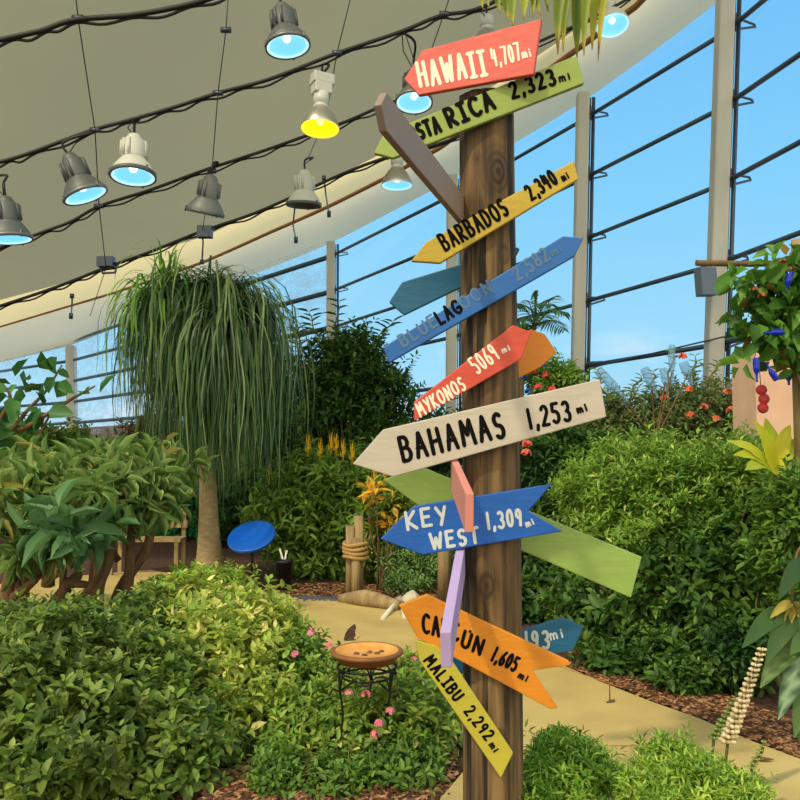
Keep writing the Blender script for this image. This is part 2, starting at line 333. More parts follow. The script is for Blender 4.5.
def lamp(px, py, Y, size_px, kind, body, lit, tilt, label, hook, prev='top'):
    """px,py: centre of the rim; tilt: direction the mouth faces"""
    R = size_px/2*Y/800
    c = atY(px, py, Y); ax = -nrm(tilt)     # axis from mouth to cap
    r = thing('pendant_lamp', label, 'lamp', c, 'lamps hanging under the roof')
    m = MB()
    if kind == 'dome':
        m.lathe([(R*.97,0),(R*1.0,.04*R),(R*1.0,.2*R),(R*.93,.34*R),(R*.84,.5*R),(R*.68,.72*R),(R*.55,.88*R),(R*.52,1.0*R)], c, ax, 32)
        m.build('bell', body, r)
        m = MB(); m.lathe([(R*.56,.9*R),(R*.56,1.72*R),(R*.48,1.78*R)], c, ax, 24)
        u = nrm(np.cross(ax, [0,1,0])); w = np.cross(ax, u)
        for a in (0, .5, 1.0, 1.5, 3.0, 3.6, 4.2):
            d = math.cos(a)*u+math.sin(a)*w
            m.tube([c+ax*R*.95+d*R*.58, c+ax*R*1.72+d*R*.57], R*.075, 5)
        m.build('ribbed_neck', body, r)
        m = MB(); m.lathe([(R*.40,1.74*R),(R*.38,1.9*R),(R*.27,2.08*R),(R*.1,2.16*R),(.001,2.17*R)], c, ax, 20); m.build('cap', body, r)
        m = MB(); m.lathe([(R*.985,-.02*R),(R*1.05,-.02*R),(R*1.05,.17*R),(R*.985,.17*R)], c, ax, 32)
        for k in range(3):
            a = k*2.1+.4; d = math.cos(a)*u+math.sin(a)*w; m.tube([c+d*R*1.06-ax*R*.06, c+d*R*1.05+ax*R*.26], R*.05, 5)
        m.build('rim', M['lamp_dark'] if body != M['lamp_dark'] else M['lamp_rim'], r); top = c+ax*R*2.15
    else:
        m.lathe([(R*1.0,0),(R*1.0,.06*R),(R*.93,.3*R),(R*.8,.62*R),(R*.6,.92*R),(R*.42,1.1*R),(R*.36,1.16*R)], c, ax, 32); m.build('bell', body, r)
        m = MB(); m.lathe([(R*.37,1.12*R),(R*.40,1.16*R),(R*.40,1.24*R),(R*.34,1.28*R),(R*.34,1.36*R),(R*.40,1.4*R),(R*.40,1.95*R),(R*.2,1.98*R),(0.001,1.98*R)], c, ax, 20); m.build('neck', M['lamp_white'], r)
        if kind == 'box':
            rot = np.array(Matrix.Rotation(.5, 3, 'Z')); m = MB(); m.box(c+ax*R*2.25, (R*.95,R*.7,R*.6), rot); m.box(c+ax*R*2.75, (R*1.15,R*.8,R*.55), rot); m.build('ballast_box', M['lamp_white'], r, bevel=R*.06)
            top = c+ax*R*3.0
        else: top = c+ax*R*1.98
    # inner reflector and lens
    m = MB(); m.lathe([(R*.93,.03*R),(R*.80,.35*R),(R*.55,.6*R),(R*.25,.72*R),(.001,.72*R)], c, ax, 28)
    m.build('reflector', M['lit_'+lit] if lit else M['lamp_rim'], r)
    if lit:
        m = MB(); m.lathe([(R*.975,.012*R),(R*.86,.035*R),(R*.84,.06*R)], c, ax, 32); m.build('lens_ring', M['ring_'+lit], r)
    m = MB(); m.lathe([(.001,.25*R),(R*.14,.28*R),(R*.2,.42*R),(R*.12,.6*R),(.001,.66*R)], c, ax, 14); m.build('bulb', M['bulb_'+lit] if lit else M['lamp_white'], r)
    # cord
    h = atY(*hook); m = MB(); m.tube(cat([top-ax*.02, top+ax*.12, (top+h)/2+[.07,0,.10], h], 6), .014, 6); m.tube([top-ax*.01, (top*.5+h*.5)+[-.05,0,0], h], .006, 5); m.build('cord', M['black'], r)
    return r
M['lamp_dark'] = material('dark_grey_cast', srgb(88,92,92), .5, .2)
M['lamp_grey'] = material('grey_cast', srgb(116,118,118), .5, .2)
M['lamp_white'] = material('pale_grey_cast', srgb(196,196,188), .5)
M['lamp_rim'] = material('rim_grey', srgb(110,112,112), .4, .3)
M['alu'] = material('spun_aluminium', srgb(190,186,176), .32, .8)
M['lit_cool'] = material('lit_reflector', (.3,.5,.6), .3, emit=srgb(112,196,226), emit_s=.9)
M['bulb_cool'] = material('lit_bulb', (1,1,1), .3, emit=srgb(225,250,255), emit_s=2.2)
M['ring_cool'] = material('lens_ring_cool', (.6,.7,.75), .3, emit=srgb(190,236,248), emit_s=.95); M['ring_warm'] = material('lens_ring_warm', (.7,.6,.1), .3, emit=srgb(255,232,60), emit_s=1.1)
M['lit_warm'] = material('lit_reflector_amber', (.6,.4,.02), .3, emit=srgb(255,212,10), emit_s=1.15)
M['bulb_warm'] = material('lit_bulb_amber', (1,1,1), .3, emit=srgb(255,240,120), emit_s=2.4)
D, G, Wh, Al = M['lamp_dark'], M['lamp_grey'], M['lamp_white'], M['alu']
lamp(288,47,7,45,'dome',D,'cool',(.16,-.05,-1),'large dark grey lamp, lit white-blue, at the top edge left of the red board',(290,-30,7))
lamp(133,177,8,44,'dome',Wh,'cool',(.03,-.12,-1),'pale white lamp, lit, hanging second highest on the left',(131,122,8))
lamp(86,196,8,43,'dome',D,'cool',(.42,.10,-1),'dark grey lamp tilted right, hanging just left of the white lamp',(93,133,8))
lamp(10,240,7.4,42,'dome',D,'cool',(.12,.05,-1),'dark grey lamp cut by the left edge of the photo',(-6,176,8))
lamp(205,214,9,37,'dome',G,None,(-.22,.25,-1),'grey unlit lamp, mouth turned away, above the right half of the ponytail palm',(212,168,9))
lamp(304,206,10.4,34,'dome',Wh,None,(-.03,.12,-1),'pale unlit lamp in front of the tan fabric band',(310,160,10.8))
lamp(320,129,8,40,'box',Al,'warm',(-.02,-.12,-1),'aluminium lamp with square box top, glowing yellow',(322,74,8))
lamp(414,103,8.25,37,'dome',D,'cool',(.0,-.2,-1),'dark grey lamp, lit, half hidden behind the point of the red board',(402,32,8.0))
lamp(397,186,11,32,'bell',Al,'cool',(.0,.0,-1),'small aluminium lamp, lit, hanging below the green board point',(388,150,11))
lamp(613,26,9,34,'bell',Wh,'cool',(.03,-.3,-1),'round white lamp, lit, right of the hanging palm frond tips',(612,-25,9))
lamp(487,50,8.4,36,'bell',Al,None,(0,0,-1),'grey unlit lamp peeking out above the red board',(484,6,8))

# ------------------------------------------------------------ signpost
PY = 2.92; PR = .101
c_top = atY(486,90,PY); px0 = c_top[0]
root = thing('signpost', 'tall round wooden signpost carrying coloured arrow boards with place names', 'signpost', (px0+.000, PY, 0))
m = MB(); V = []; F = []; n = 40; H = 2.86; rows = 60
for i in range(rows+1):
    z = H*i/rows
    for j in range(n):
        a = 2*PI*j/n; r = PR*(1+.05*(1-z/H)-.012*math.sin(z*3+j*.2))+.003*math.sin(3*a+z*1.3)+.0022*math.sin(9*a+z*.7)+.0015*math.sin(17*a)
        for (kz, ka, kr) in ((2.55,-1.35,.008),(1.08,-1.9,.007),(2.25,-.75,.006)):
            da = (a-2*PI if a > PI else a)-ka; r += kr*math.exp(-((z-kz)**2/.0030+da*da/.12))
        V.append((px0+.000+.012*(1-z/H)+r*math.cos(a), PY+r*math.sin(a), z-.05 if i == 0 else z))
for i in range(rows):
    for j in range(n): F.append((i*n+j, i*n+(j+1)%n, (i+1)*n+(j+1)%n, (i+1)*n+j))
F.append(tuple(rows*n+j for j in range(n)))
m.add(V, F, smooth=True)
# wood material with grain, cracks and knots
w = bpy.data.materials.new('post_wood'); w.use_nodes = True; nt = w.node_tree; b = nt.nodes['Principled BSDF']; b.inputs['Roughness'].default_value = .8
tc = nt.nodes.new('ShaderNodeTexCoord')
def nz(scale, st, det=6, dist=0):
    mp = nt.nodes.new('ShaderNodeMapping'); mp.inputs['Scale'].default_value = st; nt.links.new(tc.outputs['Object'], mp.inputs[0])
    q = nt.nodes.new('ShaderNodeTexNoise'); q.inputs['Scale'].default_value = scale; q.inputs['Detail'].default_value = det; q.inputs['Distortion'].default_value = dist; nt.links.new(mp.outputs[0], q.inputs['Vector']); return q
g1 = nz(30, (1,1,.07)); g2 = nz(4, (1,1,.5)); g3 = nz(11, (1,1,.05), 3, .3)
ramp = nt.nodes.new('ShaderNodeValToRGB'); nt.links.new(g1.outputs['Fac'], ramp.inputs[0])
ramp.color_ramp.elements[0].position = .33; ramp.color_ramp.elements[0].color = (*srgb(50,35,20), 1); ramp.color_ramp.elements[1].position = .62; ramp.color_ramp.elements[1].color = (*srgb(140,110,70), 1)
x1 = nt.nodes.new('ShaderNodeMix'); x1.data_type = 'RGBA'; x1.blend_type = 'MULTIPLY'; r2 = nt.nodes.new('ShaderNodeMapRange'); r2.inputs['From Min'].default_value = .35; r2.inputs['From Max'].default_value = .65; nt.links.new(g2.outputs['Fac'], r2.inputs['Value'])
nt.links.new(r2.outputs[0], x1.inputs[0]); nt.links.new(ramp.outputs[0], x1.inputs[6]); x1.inputs[7].default_value = (.62,.56,.5,1)
cra = nt.nodes.new('ShaderNodeMapRange'); cra.inputs['From Min'].default_value = .39; cra.inputs['From Max'].default_value = .43; nt.links.new(g3.outputs['Fac'], cra.inputs['Value'])
x2 = nt.nodes.new('ShaderNodeMix'); x2.data_type = 'RGBA'; nt.links.new(cra.outputs[0], x2.inputs[0]); x2.inputs[6].default_value = (*srgb(36,24,14), 1); nt.links.new(x1.outputs[2], x2.inputs[7])
last = x2.outputs[2]
for (kx, kz, kr) in ((.03,2.55,.065),(-.02,1.08,.04),(.055,2.25,.03),(-.045,2.6,.02),(.02,.55,.03)):
    sp = nt.nodes.new('ShaderNodeMapping'); sp.vector_type = 'POINT'; sp.inputs['Location'].default_value = (-kx, .1, -kz*.62); sp.inputs['Scale'].default_value = (1,1,.62); nt.links.new(tc.outputs['Object'], sp.inputs[0])
    ln = nt.nodes.new('ShaderNodeVectorMath'); ln.operation = 'LENGTH'; nt.links.new(sp.outputs[0], ln.inputs[0])
    s_ = nt.nodes.new('ShaderNodeMath'); s_.operation = 'MULTIPLY'; nt.links.new(ln.outputs['Value'], s_.inputs[0]); s_.inputs[1].default_value = 320
    sn = nt.nodes.new('ShaderNodeMath'); sn.operation = 'SINE'; nt.links.new(s_.outputs[0], sn.inputs[0])
    fm = nt.nodes.new('ShaderNodeMapRange'); fm.inputs['From Min'].default_value = kr*.5; fm.inputs['From Max'].default_value = kr*1.15; fm.inputs['To Min'].default_value = 1.0; fm.inputs['To Max'].default_value = 0; nt.links.new(ln.outputs['Value'], fm.inputs['Value'])
    sr = nt.nodes.new('ShaderNodeMapRange'); sr.inputs['From Min'].default_value = -1; sr.inputs['To Min'].default_value = .45; nt.links.new(sn.outputs[0], sr.inputs['Value'])
    mu = nt.nodes.new('ShaderNodeMath'); mu.operation = 'MULTIPLY'; nt.links.new(fm.outputs[0], mu.inputs[0]); nt.links.new(sr.outputs[0], mu.inputs[1])
    xx = nt.nodes.new('ShaderNodeMix'); xx.data_type = 'RGBA'; nt.links.new(mu.outputs[0], xx.inputs[0]); nt.links.new(last, xx.inputs[6]); xx.inputs[7].default_value = (*srgb(46,30,18), 1); last = xx.outputs[2]
nt.links.new(last, b.inputs['Base Color'])
bb = nt.nodes.new('ShaderNodeBump'); bb.inputs['Strength'].default_value = .7; bb.inputs['Distance'].default_value = .012; nt.links.new(g1.outputs['Fac'], bb.inputs['Height'])
b2 = nt.nodes.new('ShaderNodeBump'); b2.inputs['Strength'].default_value = .9; b2.inputs['Distance'].default_value = .015; nt.links.new(cra.outputs[0], b2.inputs['Height']); nt.links.new(bb.outputs[0], b2.inputs['Normal']); nt.links.new(b2.outputs[0], b.inputs['Normal'])
m.build('pole', w, root)

# --- stroke lettering
def arc(cx, cy, rx, ry, a0, a1, n=8): return [(cx+rx*math.cos(math.radians(a0+(a1-a0)*i/n)), cy+ry*math.sin(math.radians(a0+(a1-a0)*i/n))) for i in range(n+1)]
GL = {
'A': (.62, [[(0,0),(.33,1),(.6,0)],[(.1,.38),(.52,.38)]]), 'B': (.55, [[(0,0),(.02,1)],[(.02,1)]+arc(.25,.76,.22,.23,90,-90)+[(.04,.53)],[(.04,.53)]+arc(.28,.27,.26,.27,90,-90)+[(0,0)]]),
'C': (.6, [arc(.36,.5,.36,.5,50,310,12)]), 'D': (.55, [[(0,0),(0,1)],[(0,1)]+arc(.15,.5,.4,.5,80,-80,10)+[(0,0)]]), 'E': (.5, [[(.48,1),(0,1),(0,0),(.5,0)],[(0,.52),(.4,.52)]]),
'G': (.62, [arc(.36,.5,.36,.5,50,330,12)+[(.66,.42),(.38,.42)]]), 'H': (.6, [[(0,0),(.02,1)],[(.56,0),(.54,1)],[(0,.48),(.56,.52)]]), 'I': (.44, [[(.22,0),(.22,1)],[(.02,1),(.44,1)],[(0,0),(.42,0)]]),
'K': (.55, [[(0,0),(0,1)],[(.5,1),(.03,.45),(.55,0)]]), 'L': (.48, [[(0,1),(0,0),(.46,0)]]), 'M': (.75, [[(0,0),(.1,1),(.36,.4),(.62,1),(.74,0)]]), 'N': (.6, [[(0,0),(.02,1),(.54,0),(.58,1)]]),
'O': (.65, [arc(.32,.5,.32,.5,90,450,14)]), 'o': (.45, [arc(.22,.3,.22,.3,90,450,12)]), 'R': (.55, [[(0,0),(0,1)],[(0,1)]+arc(.24,.74,.24,.26,90,-90)+[(.02,.48)],[(.1,.48),(.52,0)]]),
'S': (.5, [arc(.26,.75,.22,.25,40,250,8)+arc(.24,.26,.24,.26,80,-140,9)]), 'T': (.56, [[(0,1),(.56,1)],[(.28,1),(.28,0)]]), 'U': (.56, [[(0,1),(.01,.3)]+arc(.27,.27,.26,.27,180,360,8)+[(.54,1)]]),
'W': (.8, [[(0,1),(.2,0),(.4,.7),(.6,0),(.8,1)]]), 'Y': (.55, [[(0,1),(.28,.5)],[(.55,1),(.2,0)]]), 'i': (.12, [[(.06,0),(.06,.42)],[(.06,.62),(.06,.64)]]), 'm': (.62, [[(0,0),(.03,.5)],[(.03,.35),(.16,.5),(.3,.4),(.3,0)],[(.3,.36),(.45,.5),(.58,.4),(.6,0)]]),
',': (.12, [[(.1,.08),(.04,-.16)]]), '.': (.1, [[(.04,0),(.05,.02)]]), ' ': (.32, []), '0': (.5, [arc(.25,.5,.24,.5,90,450,14)]), '1': (.2, [[(.08,1),(.1,0)]]),
'2': (.5, [arc(.24,.74,.23,.26,160,-30,8)+[(.0,0),(.5,.0)]]), '3': (.5, [arc(.22,.75,.22,.25,140,-80,8)+arc(.22,.26,.26,.26,80,-140,9)]), '4': (.5, [[(.1,1),(.0,.45),(.46,.45)],[(.42,.9),(.36,0)]]),
'5': (.5, [[(.46,1),(.06,1),(.04,.6)]+arc(.22,.3,.25,.3,90,-140,9)]), '6': (.5, [[(.38,1),(.1,.6)]+arc(.25,.27,.23,.27,150,510,12)]), '7': (.5, [[(0,1),(.5,1),(.2,0)]]),
'8': (.5, [arc(.25,.75,.19,.25,90,450,12), arc(.25,.25,.24,.25,90,450,12)]), '9': (.48, [arc(.22,.72,.2,.25,0,360,12)+[(.42,.75),(.34,0)]]) }
def plane_hit(px, py, P0, n): d = ray(px, py); t = np.dot(P0-O, n)/np.dot(d, n); return O+d*t
class Board:
    def __init__(s, poly, Y, yaw, color, label, ref=None, pitch=0, th=.022, name='arrow_board'):
        ref = ref or poly[0]; s.P0 = atY(*ref, Y); a = math.radians(yaw)
        s.n = nrm([-math.sin(a), -math.cos(a), math.sin(math.radians(pitch))])    # yaw>0: right end nearer
        P = [plane_hit(x, y, s.P0, s.n) for x, y in poly]
        cr = np.cross(P[1]-P[0], P[2]-P[1]); 
        area = sum(np.dot(np.cross(P[i]-P[0], P[i+1]-P[0]), s.n) for i in range(1, len(P)-1))
        if area < 0: P = P[::-1]
        m = MB(); m.prism(P, -s.n*th)
        m.f = [f[::-1] if False else f for f in m.f]
        mat = material('paint_'+name+str(len(BOARDS)), srgb(*color), .5, noise=(6, tuple(c*.84 for c in srgb(*color)), (1,1,1), .25), bump=(40, .12, (.3,1,1)))
        s.o = lbl(m.build(name, mat, root, bevel=.0035), label); BOARDS.append(s)
        bm = bpy.data.meshes; me = s.o.data; me.validate()
        for v in [0]: pass
        import bmesh
        q = bmesh.new(); q.from_mesh(me); bmesh.ops.recalc_face_normals(q, faces=q.faces); q.to_mesh(me); q.free()
    def text(s, items, mat, name='lettering'):
        """items: (string, x0, y0, x1, y1, height px, stroke px [, lean])  baseline from (x0,y0) to (x1,y1)"""
        kz = 0
        m = MB()
        for it in items:
            txt, x0, y0, x1, y1, h, sw = it[:7]; sw *= .9; lean = it[7] if len(it) > 7 else 0
            tot = sum(GL[c][0] for c in txt)+GAP*(len(txt)-1)
            bx = np.array([x1-x0, y1-y0], float); Lb = np.linalg.norm(bx); e = bx/Lb; up = np.array([e[1], -e[0]]); up = up if up[1] < 0 else -up
            up = nrm(up+e*lean)
            sc = Lb/tot; cur = 0
            for c in txt:
                wd, st = GL[c]; jit = rnd.uniform(-.03, .03)*h
                for S in st:
                    pp = [np.array([x0, y0])+e*(cur+q[0])*sc+up*(q[1]*h+jit) for q in S]
                    P = [plane_hit(p[0], p[1], s.P0, s.n)+s.n*.001 for p in pp]
                    r = sw/2*np.linalg.norm(P[0]-O)/800
                    for i, p in enumerate(P):
                        t = P[min(i+1,len(P)-1)]-P[max(i-1,0)]
                        ux = nrm(t); uy = np.cross(s.n, ux)
                        rr = r*rnd.uniform(.9,1.1)
                        kz += 1; lift = s.n*8e-6*kz; p = p+lift
                        m.add([p+rr*(math.cos(a)*ux+math.sin(a)*uy) for a in np.linspace(0, 2*PI, 9)[:-1]], [tuple(range(8))])
                    for p, q in zip(P[:-1], P[1:]):
                        uy = np.cross(s.n, nrm(q-p))*r; kz += 1; lf = s.n*8e-6*kz; m.add([p-uy+lf, q-uy+lf, q+uy+lf, p+uy+lf], [(0,1,2,3)])
                cur += wd+GAP
        kind = 'distance_lettering' if items[0][0][0].isdigit() else 'place_name_lettering'
        return m.build(kind, mat, root, s.o)
BOARDS = []; GAP = .40
WP = material('white_paint', srgb(238,226,206), .6); BP = material('black_paint', srgb(14,12,12), .8, spec=.1); GP = material('faded_grey_paint', srgb(84,116,150), .7); G2 = material('silver_paint', srgb(200,205,205), .6)
F1 = PY-PR-.026
# behind the pole first
B_ = PY+PR+.004
t1 = Board([(389,302),(402,282),(517,247),(520,249),(513,262),(404,315)], B_, 3, (18,98,135), 'dark teal blank board behind the post, pointing left')
t2 = Board([(468,358),(531,329),(545,334),(557,352),(541,367),(472,402)], B_, -8, (238,140,16), 'orange board tip sticking out behind the red board point')
t3 = Board([(383,480),(420,466),(642,557),(631,598),(419,506)], B_, 0, (150,178,88), 'long blank light green board passing behind the post')
t4 = Board([(449,652),(563,618),(584,627),(573,651),(559,653),(452,676)], B_, 0, (26,100,142), 'teal board behind the post, pointing right')
t4.text([('6,193', 509,650,549,648,17,3.2), ('mi', 551,640,563,637,12,1.8)], G2)
haw = Board([(404,79),(422,50),(541.5,18.5),(533.5,74),(418.5,95)], F1-.012, 20, (226,92,78), 'red board at the top, pointing left', ref=(487,60))
haw.text([('HAWAII', 421,87,487,74,24,4.0)], WP); haw.text([('4,707', 494,66,521,60,17,2.4), ('mi', 523,58,531,56,11,1.8)], WP)
cos = Board([(374,153),(384,133),(574,56),(577,56),(584.5,83),(393,158)], F1-.002+.004, 2, (150,168,76), 'green board under the red one, pointing left', ref=(487,120))
cos.text([('COSTA', 404,145,441,131,15,4.0), ('RICA', 451,127,495,108,18,4.4)], BP); cos.text([('2,323', 513,98,556,84,15,3.6), ('mi', 560,82,570,79,9,2)], BP)
bar = Board([(411,261),(426,242),(574,160.5),(578.5,179),(440,263)], F1, 2, (196,164,48), 'mustard yellow board pointing left', ref=(487,220))
bar.text([('BARBADOS', 446,251,509,214,17,3.3)], BP); bar.text([('2,340', 532,200,558,183,15,3.2), ('mi', 563,181,569,178,9,1.8)], BP)
blu = Board([(383,347),(563,236),(583.5,238),(575,256),(389,363)], F1, 2, (28,100,178), 'long blue board pointing right, lettering worn away', ref=(487,290))
blu.text([('BLUE', 404,347,438,325,12,2.6)], GP); blu.text([('LAG', 441,324,462,311,13,3.4)], BP); blu.text([('OON', 464,309,493,291,12,2.6)], GP); blu.text([('2,582', 518,280,550,259,13,2.8),('mi', 553,256,562,251,8,1.6)], GP)
myk = Board([(414,402),(513,325),(531.5,332),(521.5,359),(414.5,421)], F1, -2, (212,76,56), 'orange-red board pointing right', ref=(487,370))
myk.text([('MYKONOS', 421,417,466,389,13,2.6,.1)], WP); myk.text([('5069', 478,374,500,358,17,2.6), ('mi', 503,353,510,350,7,1.6)], WP)
bah = Board([(352.5,464),(383,429.5),(600,379),(606.5,417),(393,477)], F1-.022, 3, (196,184,168), 'big bare pale wood board pointing left', ref=(487,430))
bah.text([('BAHAMAS', 404,461,505,436,24,4.6)], BP); bah.text([('1,253', 530,428,571,420,19,3.8), ('mi', 578,413,587,410,9,2.4)], BP)
key = Board([(380,539),(414,506),(552.5,484),(528.5,511),(563,531.5),(422.5,555)], F1, 2, (18,92,184), 'bright blue board with swallowtail end, pointing left', ref=(487,520))
key.text([('KEY', 408,529,447,523,17,3.6), ('WEST', 432,549,479,542,15,3.6)], G2); key.text([('1,309', 488,529,522,525,16,3.2), ('mi', 527,527,534,524,8,1.8)], G2)
can = Board([(399,605.5),(427,594.5),(569,661),(570.5,665.5),(533,670.5),(558.5,708),(551,709.5),(417.5,638)], F1, -2, (226,140,30), 'orange board with swallowtail end, pointing left', ref=(487,650))
can.text([('CANC', 423,632,458,641,18,3.6,-.25), ('UN', 461,645,480,655,15,3.6,-.2), ('.', 469,631,471,632,4,3)], BP); can.text([('1,605', 491,660,514,671,14,3), ('mi', 518,677,526,681,8,2)], BP)
mal = Board([(415.5,640),(436,646),(453,662),(513.5,753),(501,778.5),(419.5,661)], F1, -4, (194,180,60), 'narrow mustard yellow board angled steeply down, lowest on the post', ref=(487,730))
mal.text([('MALIBU', 424,661,455,701,11,2.8)], BP); mal.text([('2,292', 464,712,486,740,11,2.4), ('mi', 489,745,494,752,8,1.8)], BP)
# boards pointing towards the viewer
def stick(a, Ya, b_, Yb, th, wd, color, label, pt=0):
    A = atY(*a, Ya); Bp = atY(*b_, Yb); d = nrm(Bp-A); side = nrm(np.cross(d, [0,0,1])); up = np.cross(side, d)
    poly = [A-up*wd/2, Bp-up*wd/2, Bp+d*pt, Bp+up*wd/2, A+up*wd/2] if pt else [A-up*wd/2, Bp-up*wd/2, Bp+up*wd/2, A+up*wd/2]
    m = MB(); m.prism([p-side*th/2 for p in poly], side*th)
    mat = material('paint_stick', srgb(*color), .55, noise=(6, tuple(c*.86 for c in srgb(*color)), (1,1,1), .25))
    return lbl(m.build('arrow_board', mat, root, bevel=.003), label)
stick((454,474),2.86, (469.5,513),2.25, .024, .112, (226,142,128), 'pink blank board seen edge on, pointing at the viewer over the bright blue board')
stick((461,560),2.86, (446,650),2.22, .030, .105, (192,166,214), 'lavender blank board seen edge on, hanging over the orange board')
stick((463,212),2.90, (383,112),2.05, .022, .105, (156,132,116), 'taupe blank board at upper left, reaching towards the viewer', pt=.045)

# ------------------------------------------------------------ plants
TPL = {
 'oval': (np.array([(0,0,0),(.28,-.42,.10),(.30,0,-.02),(.28,.42,.10),(.68,-.34,.05),(.70,0,-.06),(.68,.34,.05),(1,0,-.12)]), [(0,2,1),(0,3,2),(1,2,5,4),(2,3,6,5),(4,5,7),(5,6,7)]),
 'kite': (np.array([(0,0,0),(.45,-.5,.10),(.48,0,-.03),(.45,.5,.10),(1,0,-.10)]), [(0,2,1),(0,3,2),(1,2,4),(2,3,4)]),
 'blade': (np.array([(0,-.3,0),(0,.3,0),(.35,-.5,.0),(.35,.5,.0),(.7,-.38,-.12),(.7,.38,-.12),(1,0,-.32)]), [(0,2,3,1),(2,4,5,3),(4,6,5)]),
}
def leaves(P, D, Nn, Ln, Wd, Col, shape='oval', droop=1.0):
    """one mesh of leaves: base points, directions, normals, lengths, widths, colours"""
    T, F = TPL[shape]; n = len(P)
    D = D/(np.linalg.norm(D, axis=1, keepdims=True)+1e-9)
    S = np.cross(Nn, D); S /= (np.linalg.norm(S, axis=1, keepdims=True)+1e-9); U = np.cross(D, S)
    V = P[:,None,:] + T[None,:,0,None]*Ln[:,None,None]*D[:,None,:] + T[None,:,1,None]*Wd[:,None,None]*S[:,None,:] + T[None,:,2,None]*droop*Ln[:,None,None]*U[:,None,:]
    k = len(T); base = (np.arange(n)*k)
    return V.reshape(-1,3), [(base[:,None]+np.array(f)[None,:]) for f in F], np.repeat(Col, k, axis=0)
def build_leafmesh(name, parts, root=None, mat=None, parent=None):
    Vs = []; loops = []; tot = []; Cs = []; off = 0
    for V, Fs, Cc in parts:
        Vs.append(V); Cs.append(Cc)
        for f in Fs: loops.append((f+off).ravel()); tot.append(np.full(len(f), f.shape[1]))
        off += len(V)
    V = np.concatenate(Vs); Lp_ = np.concatenate(loops); T = np.concatenate(tot); Cc = np.concatenate(Cs)
    if root is not None: V = V-np.array(root['_loc'])
    me = bpy.data.meshes.new(name); me.vertices.add(len(V)); me.vertices.foreach_set('co', V.ravel())
    me.loops.add(len(Lp_)); me.loops.foreach_set('vertex_index', Lp_.astype(np.int32))
    me.polygons.add(len(T)); st = np.concatenate([[0], np.cumsum(T)[:-1]]); me.polygons.foreach_set('loop_start', st.astype(np.int32)); me.polygons.foreach_set('loop_total', T.astype(np.int32))
    me.update(calc_edges=True); me.validate()
    a = me.color_attributes.new('Col', 'FLOAT_COLOR', 'POINT'); c4 = np.ones((len(V),4)); c4[:,:3] = Cc; a.data.foreach_set('color', c4.ravel())
    me.polygons.foreach_set('use_smooth', [True]*len(me.polygons)); me.materials.append(mat or LEAF)
    o = bpy.data.objects.new(name, me); C.objects.link(o); o.parent = parent or root; return o
def palette(cols, n, jit=.12):
    cols = np.array([srgb(*c) for c in cols]); i = rng.integers(0, len(cols), n); j = rng.integers(0, len(cols), n); t = rng.random((n,1))
    c = cols[i]*(1-t)+cols[j]*t; return np.clip(c*(1+rng.normal(0, jit, (n,1))), 0, 1)
def unit(n): v = rng.normal(size=(n,3)); return v/np.linalg.norm(v, axis=1, keepdims=True)
def blob_points(blobs, n, inner=.25):
    vol = np.array([b[3]*b[4]*b[5] for b in blobs])**.75; pick = rng.choice(len(blobs), n, p=vol/vol.sum()); B = np.array(blobs)[pick]
    u = unit(n); lump = 1+.17*np.sin(u[:,0]*6+B[:,0]*3)*np.cos(u[:,2]*5+B[:,1]*2)+.13*np.sin(u[:,1]*10+u[:,2]*8+B[:,0])+.10*np.sin(u[:,0]*17+u[:,2]*15)
    r = np.where(rng.random(n) < inner, rng.random(n)**.5*.8, .72+.26*rng.random(n)+np.where((rng.random(n) < .16) & (u[:,2] > -.2), .38*rng.random(n), 0))*lump
    P = B[:,:3]+u*r[:,None]*B[:,3:6]; return P, u, r
def foliage(blobs, tips, per, ln, aspect, cols, shape='oval', inner=.25, upw=.5, zmin=.03, droop=1.0, flat=.6, spread=1.0, accents=None):
    P, u, r = blob_points(blobs, tips, inner); ok = P[:,2] > zmin; P = P[ok]; u = u[ok]; n = len(P)
    Td = u*.7+np.array([0,0,upw])+unit(n)*.4; Td /= np.linalg.norm(Td, axis=1, keepdims=True)
    Pt = np.repeat(P, per, axis=0); Tt = np.repeat(Td, per, axis=0); m = len(Pt); k = np.tile(np.arange(per), n)
    a = np.where(np.abs(Tt[:,2:3]) < .9, [[0,0,1.]], [[1.,0,0]]); A = np.cross(Tt, a); A /= np.linalg.norm(A, axis=1, keepdims=True); Bv = np.cross(Tt, A)
    ang = k*2.399+np.repeat(rng.random(n)*6.28, per); rad = np.cos(ang)[:,None]*A+np.sin(ang)[:,None]*Bv
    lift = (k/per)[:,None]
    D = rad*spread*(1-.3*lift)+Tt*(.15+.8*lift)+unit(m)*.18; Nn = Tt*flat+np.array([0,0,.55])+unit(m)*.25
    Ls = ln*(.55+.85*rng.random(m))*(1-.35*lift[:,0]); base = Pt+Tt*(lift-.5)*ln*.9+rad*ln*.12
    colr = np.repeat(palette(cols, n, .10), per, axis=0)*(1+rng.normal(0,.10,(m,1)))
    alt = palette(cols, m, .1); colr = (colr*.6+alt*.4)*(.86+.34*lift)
    if accents:
        sel = rng.random(m) < accents[0]; colr[sel] = palette(accents[1:], sel.sum())
    return leaves(base, D, Nn, Ls, Ls*aspect, np.clip(colr,0,1), shape, droop), P
